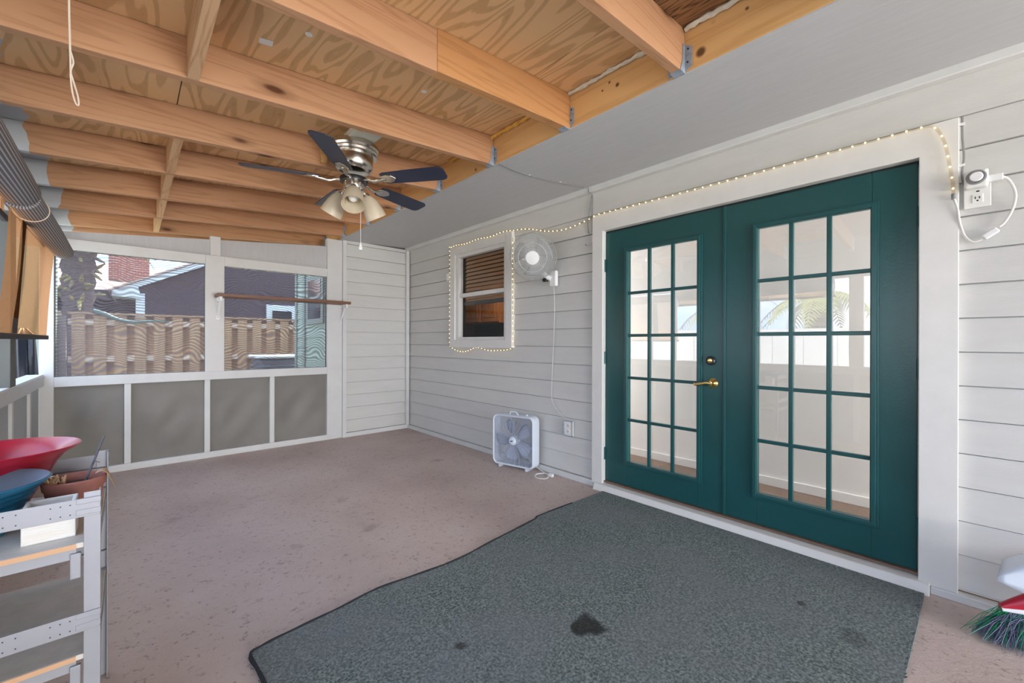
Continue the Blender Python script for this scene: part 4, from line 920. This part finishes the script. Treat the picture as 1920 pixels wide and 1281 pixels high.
for z in (.662, .372):
    for (y, ny) in ((YA+.012, 1), (YB2-.012, -1)): MB().box(XA+.005, XB2-.045, min(y, y+ny*.004), max(y, y+ny*.004), z-.028, z).build('shelf_rail', 'steelshelf', su)
    MB().box(XB2-.016, XB2-.004, YA+.044, YB2-.044, z-.026, z+.0).build('side_rail', 'steelshelf', su)
    MB().box(XA+.004, XB2-.006, YA+.006, YB2-.006, z, z+.013).build('shelf_board', 'chip', su, .001)
    MB().box(XA+.004, XB2-.045, YA+.0035, YA+.006, z+.0, z+.0125).build('board_edge', 'chipedge', su)
ZS = .675
def pot(name, label, cat, c, prof, m, min_=None, seg=48):
    t = thing(name, label, cat, c); MB().lathe(prof, c, (0, 0, 1), seg, True, True).build('bowl', m, t)
    return t
c = (-.305, 2.02, ZS)
t = pot('planter_bowl', 'large red flared planter on the far side of the shelf', 'planter', c, [(.0, .0), (.062, .0), (.070, .010), (.112, .085), (.116, .091), (.115, .097), (.130, .130), (.150, .158), (.183, .180), (.187, .184), (.183, .186), (.150, .168), (.128, .138), (.106, .09), (.064, .02), (.0, .016)], 'red')
c = (-.315, 1.77, ZS)
prof = [(.0, .0), (.068, .0), (.074, .008), (.086, .045)]
for i in range(5): prof += [(.089+.0075*i, .048+.014*i), (.096+.0075*i, .055+.014*i), (.091+.0075*i, .060+.014*i)]
prof += [(.130, .118), (.148, .134), (.152, .139), (.148, .142), (.136, .136), (.118, .112), (.078, .03), (.0, .02)]
t = pot('planter_bowl', 'blue ribbed planter bowl in front of the red one', 'planter', c, prof, 'bluepot')
MB().lathe([(.0, .0232), (.076, .0335), (.117, .1135), (.135, .1368), (.1475, .1427), (.1465, .1415), (.134, .1355), (.116, .112), (.075, .032), (.0, .0225)], c, (0, 0, 1), 48).build('bowl_inside', 'bluein', t)
c = (-.122, 1.83, ZS)
t = pot('flower_pot', 'terracotta coloured pot with dry soil and dead stems on the shelf', 'pot', c, [(.0, .0), (.048, .0), (.053, .008), (.064, .078), (.068, .082), (.071, .106), (.068, .109), (.063, .106), (.060, .082), (.050, .012), (.0, .010)], 'terra')
MB().lathe([(.0, .092), (.035, .090), (.0605, .085), (.0, .083)], c, (0, 0, 1), 24).build('soil', 'soil', t)
dw = MB(); random.seed(5)
for i in range(22):
    a_ = Vector((c[0]-.036+random.uniform(-.016, .016), c[1]-.012+random.uniform(-.016, .016), ZS+.090)); b_ = a_+Vector((random.uniform(-.018, .02), random.uniform(-.02, .015), random.uniform(.008, .034)))
    m_ = (a_+b_)/2+Vector((random.uniform(-.006, .006), 0, .006)); dw.tube([a_, m_, b_], [.003, .0035, .002], 5)
dw.build('dead_stems', 'leafdry', t)['kind'] = 'stuff'
t = thing('plant_stake', 'thin dark stick leaning in the terracotta coloured pot', 'stick', (c[0]+.02, c[1], ZS+.09))
sk = MB().tube([(c[0]+.020, c[1]-.01, ZS+.086), (c[0]+.042, c[1]+.01, ZS+.155), (c[0]+.063, c[1]+.02, ZS+.222)], [.0034, .003, .0026], 7)
sk.tube([(c[0]+.036, c[1]+.002, ZS+.140), (c[0]+.043, c[1]-.003, ZS+.150), (c[0]+.054, c[1]-.004, ZS+.144)], .0012, 5); sk.build('stake', 'twig', t)
t = thing('dry_leaf', 'curled tan dry leaf hanging over the rim of the terracotta coloured pot', 'leaf', (c[0]+.06, c[1], ZS+.10))
def f(u, v):
    wv = (.008+.016*math.sin(PI*min(1, u*1.05)))*(v-.5)*2
    return (c[0]+.045+.046*u+.002*math.sin(5*u), c[1]-.018+wv*.9+.004*u, ZS+.113+.014*math.sin(PI*u*1.1)-.046*u*u+.006*abs(v-.5))
MB().grid(f, 14, 6).build('blade', 'leafdry', t, 0, .0010)
# white wooden planter box: open, tapered
t = thing('wooden_box', 'whitewashed wooden planter box at the front of the shelf', 'box', (-.155, 1.655, ZS))
bx0, bx1, by0, by1, bh = -.2025, -.106, 1.613, 1.697, .093
for (a, b_, c2, d) in ((bx0, bx1, by0, by0+.009), (bx0, bx1, by1-.009, by1), (bx0, bx0+.009, by0+.009, by1-.009), (bx1-.009, bx1, by0+.009, by1-.009)):
    MB().box(a, b_, c2, d, ZS, ZS+bh).build('side_board', 'whitewood', t, .002)
MB().box(bx0+.009, bx1-.009, by0+.009, by1-.009, ZS, ZS+.009).build('bottom_board', 'whitewood', t)

# ---- broom and dustpan lower right --------------------------------
bo = Vector((2.665, -.150, 0))
t = thing('broom', 'red and white broom head with green and grey bristles at the right edge', 'broom', (2.70, -.22, 0))
ax = Vector((.35, -.93, 0)).normalized()      # along the broom head, away from the visible tip
hd = MB(); secs = []
for i in range(9):
    u = i/8; cc = Vector((2.618, -.100, .125))+ax*(.30*u)+Vector((0, 0, .055*math.sin(PI*min(u*1.4, 1)*.5))); hh = .008+.066*math.sin(PI*min(1, u*1.5+.03)*.5); ww = .012+.024*math.sin(PI*min(1, u*1.2+.1)*.5)
    secs.append((cc, hh, ww))
side = Vector((ax.y, -ax.x, 0)); vs = []; fs = []
for cc, hh, ww in secs: vs += [cc+side*ww*math.cos(2*PI*k/14)+Vector((0, 0, 1))*hh*math.sin(2*PI*k/14) for k in range(14)]
for i in range(8):
    for k in range(14): fs.append((i*14+k, i*14+(k+1) % 14, (i+1)*14+(k+1) % 14, (i+1)*14+k))
fs += [tuple(range(13, -1, -1)), tuple(range(8*14, 9*14))]
hd.add(vs, fs, True); hb = hd.build('head_cap', 'redplastic', t)
st = MB(); st.tube([cc+side*(ww*.75 if side.x < 0 else -ww*.75)-Vector((0, 0, hh*.45)) for cc, hh, ww in secs], [.006+.010*math.sin(PI*min(1, i/8*1.2+.1)*.5) for i in range(9)], 8); st.build('white_stripe', 'white', hb)
random.seed(11)
for (nm, m_, cnt, lo, hi, ln) in (('green_bristles', 'brush_g', 260, .0, .16, .95), ('grey_bristles', 'brush_b', 1100, .02, .32, 1.15)):
    br = MB()
    for i in range(cnt):
        u = random.uniform(lo, hi); a_ = Vector((2.618, -.100, .118))+ax*u+side*random.uniform(-.02, .02)
        fl = Vector((-.9, .15, 0)) if nm[0] == 'g' else Vector((-.7, -.1, 0))
        e = a_+fl*random.uniform(.02, .11)*ln+Vector((random.uniform(-.03, .02), random.uniform(-.02, .10 if nm[0] == 'g' else .03), 0)); e.z = random.uniform(.002, .03) if nm[0] == 'g' else random.uniform(.001, .012)
        mid = (a_+e)/2+Vector((random.uniform(-.015, .015), random.uniform(-.015, .015), random.uniform(.0, .02)))
        br.tube([a_, mid, e], [.0013, .0013, .0009], 3, cap=False)
    q = br.build(nm, m_, t); q['kind'] = 'stuff'
MB().tube([Vector((2.618, -.100, .17))+ax*.28, Vector((2.60, -.145, .62))+ax*.5], .012, 10).build('broom_handle', 'redplastic', t)
t = thing('dustpan', 'white plastic dustpan hood hooked above the broom at the right edge', 'dustpan', (2.72, -.25, .18))
def f(u, v):
    y = -.092-.30*u
    z = .252+.115*math.sin(PI*min(1, u*2.2)*.5)*(1-.2*v)-.045*u
    return (2.592+.16*v, y-.02*v, z+.02*v)
MB().grid(f, 14, 8).build('pan_hood', 'panwhite', t, 0, .004)
def f2(u, v):
    y = -.092-.30*u
    zt_ = .252+.115*math.sin(PI*min(1, u*2.2)*.5)-.045*u; zb_ = .236-.09*u
    return (2.592-.004*v, y, zt_+(min(zb_, zt_-.002)-zt_)*v)
MB().grid(f2, 14, 4).build('pan_front', 'panwhite', t, 0, .004)

# ================================================================== OUTSIDE
# shadowbox fence
fe = thing('wood_fence', 'tan board fence standing behind the far screened wall', 'fence', (1.0, 9.3, -.14))
for i in range(16):
    x = -.66+.24*i; MB().box(x, x+.145, 9.27, 9.29, -.1, 1.60+random.uniform(-.012, .012)).build('picket', 'fencew', fe)
for i in range(16):
    x = -.54+.24*i; MB().box(x, x+.145, 9.37, 9.39, -.1, 1.60+random.uniform(-.012, .012)).build('picket', 'fencew', fe)
for z in (.20, .86, 1.44): MB().box(-.70, 3.3, 9.29, 9.37, z, z+.09).build('rail', 'fencerail', fe)
MB().box(-.70, 3.3, 9.25, 9.41, 1.61, 1.64).build('cap_board', 'fencew', fe)
fe = thing('grey_fence', 'grey weathered fence section left of the tan fence', 'fence', (-1.1, 9.3, -.14))
for i in range(4): MB().box(-1.52+.17*i, -1.38+.17*i, 9.27, 9.29, -.1, 1.5).build('picket', 'fencegrey', fe)
for z in (.9, 1.34): MB().box(-1.55, -.81, 9.24, 9.27, z, z+.09).build('rail', 'fencerail', fe)
MB().box(-.81, -.715, 9.24, 9.34, -.1, 1.58).build('post', 'fencegrey', fe)
o = MB().tube(smooth_path([(-.42, 9.24, 1.66), (-.30, 9.20, 1.62), (-.15, 9.2, 1.54), (.02, 9.2, 1.50), (.2, 9.2, 1.515), (.38, 9.22, 1.53), (.5, 9.24, 1.50)], 6), [.035, .035, .034, .034, .033, .033, .032, .032, .03, .03, .03, .03, .028, .028, .028, .028, .028, .028, .026, .026, .024, .024, .022, .022, .02, .02, .018, .018, .016, .016, .014, .014, .012, .012, .010, .008, .006], 8).build('draped_hose', 'hose')
tag(o, 'teal striped hose draped over the top of the tan fence', 'hose')
# palm
def palm(loc, label, h_, nf, dead, sz=1.0):
    t = thing('palm_tree', label, 'palm', loc); x, y, z = loc
    pr = []; kk = 26
    for i in range(kk+1):
        u = i/kk; pr.append(((.16+.10*u)*sz*(1+.16*(i % 2)), h_*u))
    MB().lathe(pr, loc, (0, 0, 1), 14).build('trunk', 'trunk', t)
    bt = MB()
    for i in range(60 if dead else 10):
        a_ = random.uniform(0, 2*PI); zz = h_*random.uniform(.55, 1.0); q = Vector((x+.2*sz*math.cos(a_), y+.2*sz*math.sin(a_), z+zz)); d = Vector((math.cos(a_)*random.uniform(.10, .22), math.sin(a_)*random.uniform(.10, .22), random.uniform(-.2, .25)))
        bt.tube([q, q+d*.6, q+d], [.035, .028, .012], 5)
    bt.build('leaf_base', 'frondbase', t)['kind'] = 'stuff'
    for i in range(nf):
        a_ = 2*PI*i/nf+random.uniform(-.2, .2); ln = random.uniform(1.2, 1.7)*sz; lift = random.uniform(.15, 1.0)
        def pt(u): return Vector((x+math.cos(a_)*ln*u, y+math.sin(a_)*ln*u, z+h_+ln*(lift*u-1.05*u*u)))
        w = MB(); w.tube([pt(j/8) for j in range(9)], [.018-.0015*j for j in range(9)], 5)
        sd = Vector((-math.sin(a_), math.cos(a_), 0))
        for j in range(2, 22):
            u = j/22; q = pt(u); fw_ = (pt(min(1, u+.05))-q).normalized(); le = .42*math.sin(PI*min(1, u*.9+.12))*sz
            for s_ in (-1, 1):
                e = q+(sd*s_*.8+fw_*.6+Vector((0, 0, -.35))).normalized()*le; wv = fw_*.020
                w.add([q-wv, q+wv, e+Vector((0, 0, .0)), (q+e)/2-wv+Vector((0, 0, .02))], [(0, 1, 2, 3)])
        w.build('frond', 'frond', t)
random.seed(21)
palm((-.72, 11.4, -.14), 'shaggy palm behind the fence at the left of the far window', 3.75, 11, True, .95)
random.seed(22)
palm((-6.0, 2.3, -.14), 'green palm behind the white fence, left of the porch', 2.35, 13, False)
random.seed(23)
palm((-8.8, 5.6, -.14), 'taller green palm farther along behind the white fence', 2.5, 15, False, 1.1)
random.seed(24)
palm((-6.6, -1.6, -.14), 'low green palm nearest the rear of the porch outside', 1.3, 11, False)
# dark neighbour house with white rake
nh = thing('neighbour_house', 'dark plum neighbour house with pale blue roof edge beyond the fence', 'house', (3.0, 13.2, -.14))
def zr(x): return 2.36+(x+.254)*.522
MB().prism([(.14, 13.1, -.14), (6.5, 13.1, -.14), (6.5, 13.1, zr(4.4)-(6.5-4.4)*.5), (4.4, 13.1, zr(4.4)-.05), (.14, 13.1, zr(.14)-.05)], (0, 3.0, 0)).build('wall', 'housedark', nh)
MB().prism([(-.30, 13.0, zr(-.30)), (4.4, 13.0, zr(4.4)), (4.4, 13.0, zr(4.4)-.15), (-.30, 13.0, zr(-.30)-.12)], (0, .10, 0)).build('rake_board', 'houselight', nh)
MB().prism([(-.36, 12.95, zr(-.36)+.01), (4.4, 12.95, zr(4.4)+.01), (4.4, 12.95, zr(4.4)+.06), (-.36, 12.95, zr(-.36)+.05)], (0, 3.2, 0)).build('roof', 'roofpink', nh)
MB().prism([(-.30, 13.0, zr(-.30)-.12), (.20, 13.0, zr(-.30)-.16), (.14, 13.0, zr(.14)-.12)], (0, 3.0, 0)).build('eave_soffit', 'houselight', nh)
MB().box(.10, .26, 13.05, 13.11, -.1, 2.30).build('corner_board', 'houselight', nh)
MB().box(-.25, .14, 13.9, 14.0, -.1, 2.26).build('recessed_wall', 'housedark', nh)
wd = MB().box(2.78, 3.55, 13.04, 13.11, 1.3, 2.20).build('window_frame', 'houselight', nh); MB().box(2.92, 3.41, 13.02, 13.045, 1.42, 2.04).build('pane', 'darkglass', wd)
# tan roofed house, chimney
nh = thing('tan_roof_house', 'low house with tan pink roof and dark eave behind the palm', 'house', (-1.2, 16.5, -.14))
MB().hexa([(-4, 15, 2.42), (.9, 15, 2.42), (.9, 19, 3.6), (-4, 19, 3.6), (-4, 15, 2.50), (.9, 15, 2.50), (.9, 19, 3.72), (-4, 19, 3.72)]).build('roof', 'roofpink', nh)
MB().box(-4, .9, 14.96, 15.0, 2.25, 2.50).build('fascia', 'darkeave', nh); MB().box(-4, .9, 15.6, 15.7, -.1, 2.45).build('wall', 'darkeave', nh)
MB().box(-4, -.9, 15.50, 15.60, 1.75, 1.95).build('pale_band', 'fencerail', nh)
MB().box(-.40, .38, 14.6, 15.2, 2.75, 4.6).build('chimney', 'brick', nh)
# own house wing beyond the far wall
gw = thing('house_wing', 'pale green side wall of the house seen through the right screen', 'house', (2.4, 6.5, -.14))
gg = MB()
k = 0
while k < 17:
    z = -.14+.155*k; gg.prism([(2.092, 5.40, z), (2.104, 5.40, z+.155), (2.15, 5.40, z+.155), (2.15, 5.40, z)], (0, 2.33, 0)); k += 1
gg.build('wall', 'housegreen', gw); MB().box(2.15, 2.9, 5.40, 7.73, -.14, 2.5).build('core', 'housegreen', gw)
MB().box(2.075, 2.16, 7.66, 7.745, -.14, 2.5).build('corner_board', 'palegreen', gw); MB().box(2.07, 2.11, 7.20, 7.32, -.14, 2.5).build('pilaster_board', 'palegreen', gw)
wd = MB().box(2.065, 2.11, 6.32, 7.10, 1.46, 2.20).build('window_frame', 'palegreen', gw, .004); MB().box(2.060, 2.068, 6.42, 7.0, 1.54, 1.84).box(2.060, 2.068, 6.42, 7.0, 1.88, 2.13).build('pane', 'darkglass', wd)
# condenser
ac = thing('air_conditioner', 'round dark air conditioner unit with pale lid outside the right screen', 'air conditioner', (1.93, 8.3, -.14))
MB().box(1.58, 2.30, 7.95, 8.65, -.14, .90).build('cabinet', 'ac', ac, .08, seg=4)
MB().box(1.56, 2.32, 7.93, 8.67, .90, .945).build('lid', 'houselight', ac, .02, seg=3)
gl = MB()
for i in range(12): gl.box(1.575, 2.305, 7.943, 8.657, .0+.07*i, .012+.07*i)
gl.build('louvre', 'galv', ac)
# left side: white fence, pale building, tarp bundle
fe = thing('white_fence', 'long white vinyl fence left of the porch, mirrored in the door glass', 'fence', (-3.3, 2, -.14))
for i in range(24): MB().box(-3.34, -3.30, -3.5+.5*i, -3.01+.5*i, -.1, 1.40).build('panel', 'vinylfence', fe)
MB().box(-3.37, -3.27, -3.5, 8.5, 1.40, 1.45).build('top_rail', 'vinylfence', fe)
sh = thing('pale_shed', 'pale mint wall of a shed outside past the left corner', 'shed', (-3, 9.5, -.14))
MB().box(-5.5, -.80, 8.75, 9.2, -.14, 3.0).build('wall', 'palegreen', sh); MB().box(-5.7, -.76, 8.6, 9.4, 3.0, 3.1).build('roof', 'roofdark', sh)
t = thing('tarp_bundle', 'black tarp covered bundle standing outside the left window bay', 'tarp', (-.80, 6.4, -.14))
def f(u, v):
    a_ = 2*PI*u; r = (.13-.03*v)*(1+.12*math.sin(5*a_+4*v)+.06*math.sin(11*a_+2))
    if v > .97: r *= .4
    return (-.775+r*math.cos(a_)*.85-.02*v, 6.4+r*math.sin(a_), -.14+1.46*v)
MB().grid(f, 48, 24).build('cover', 'tarp', t)
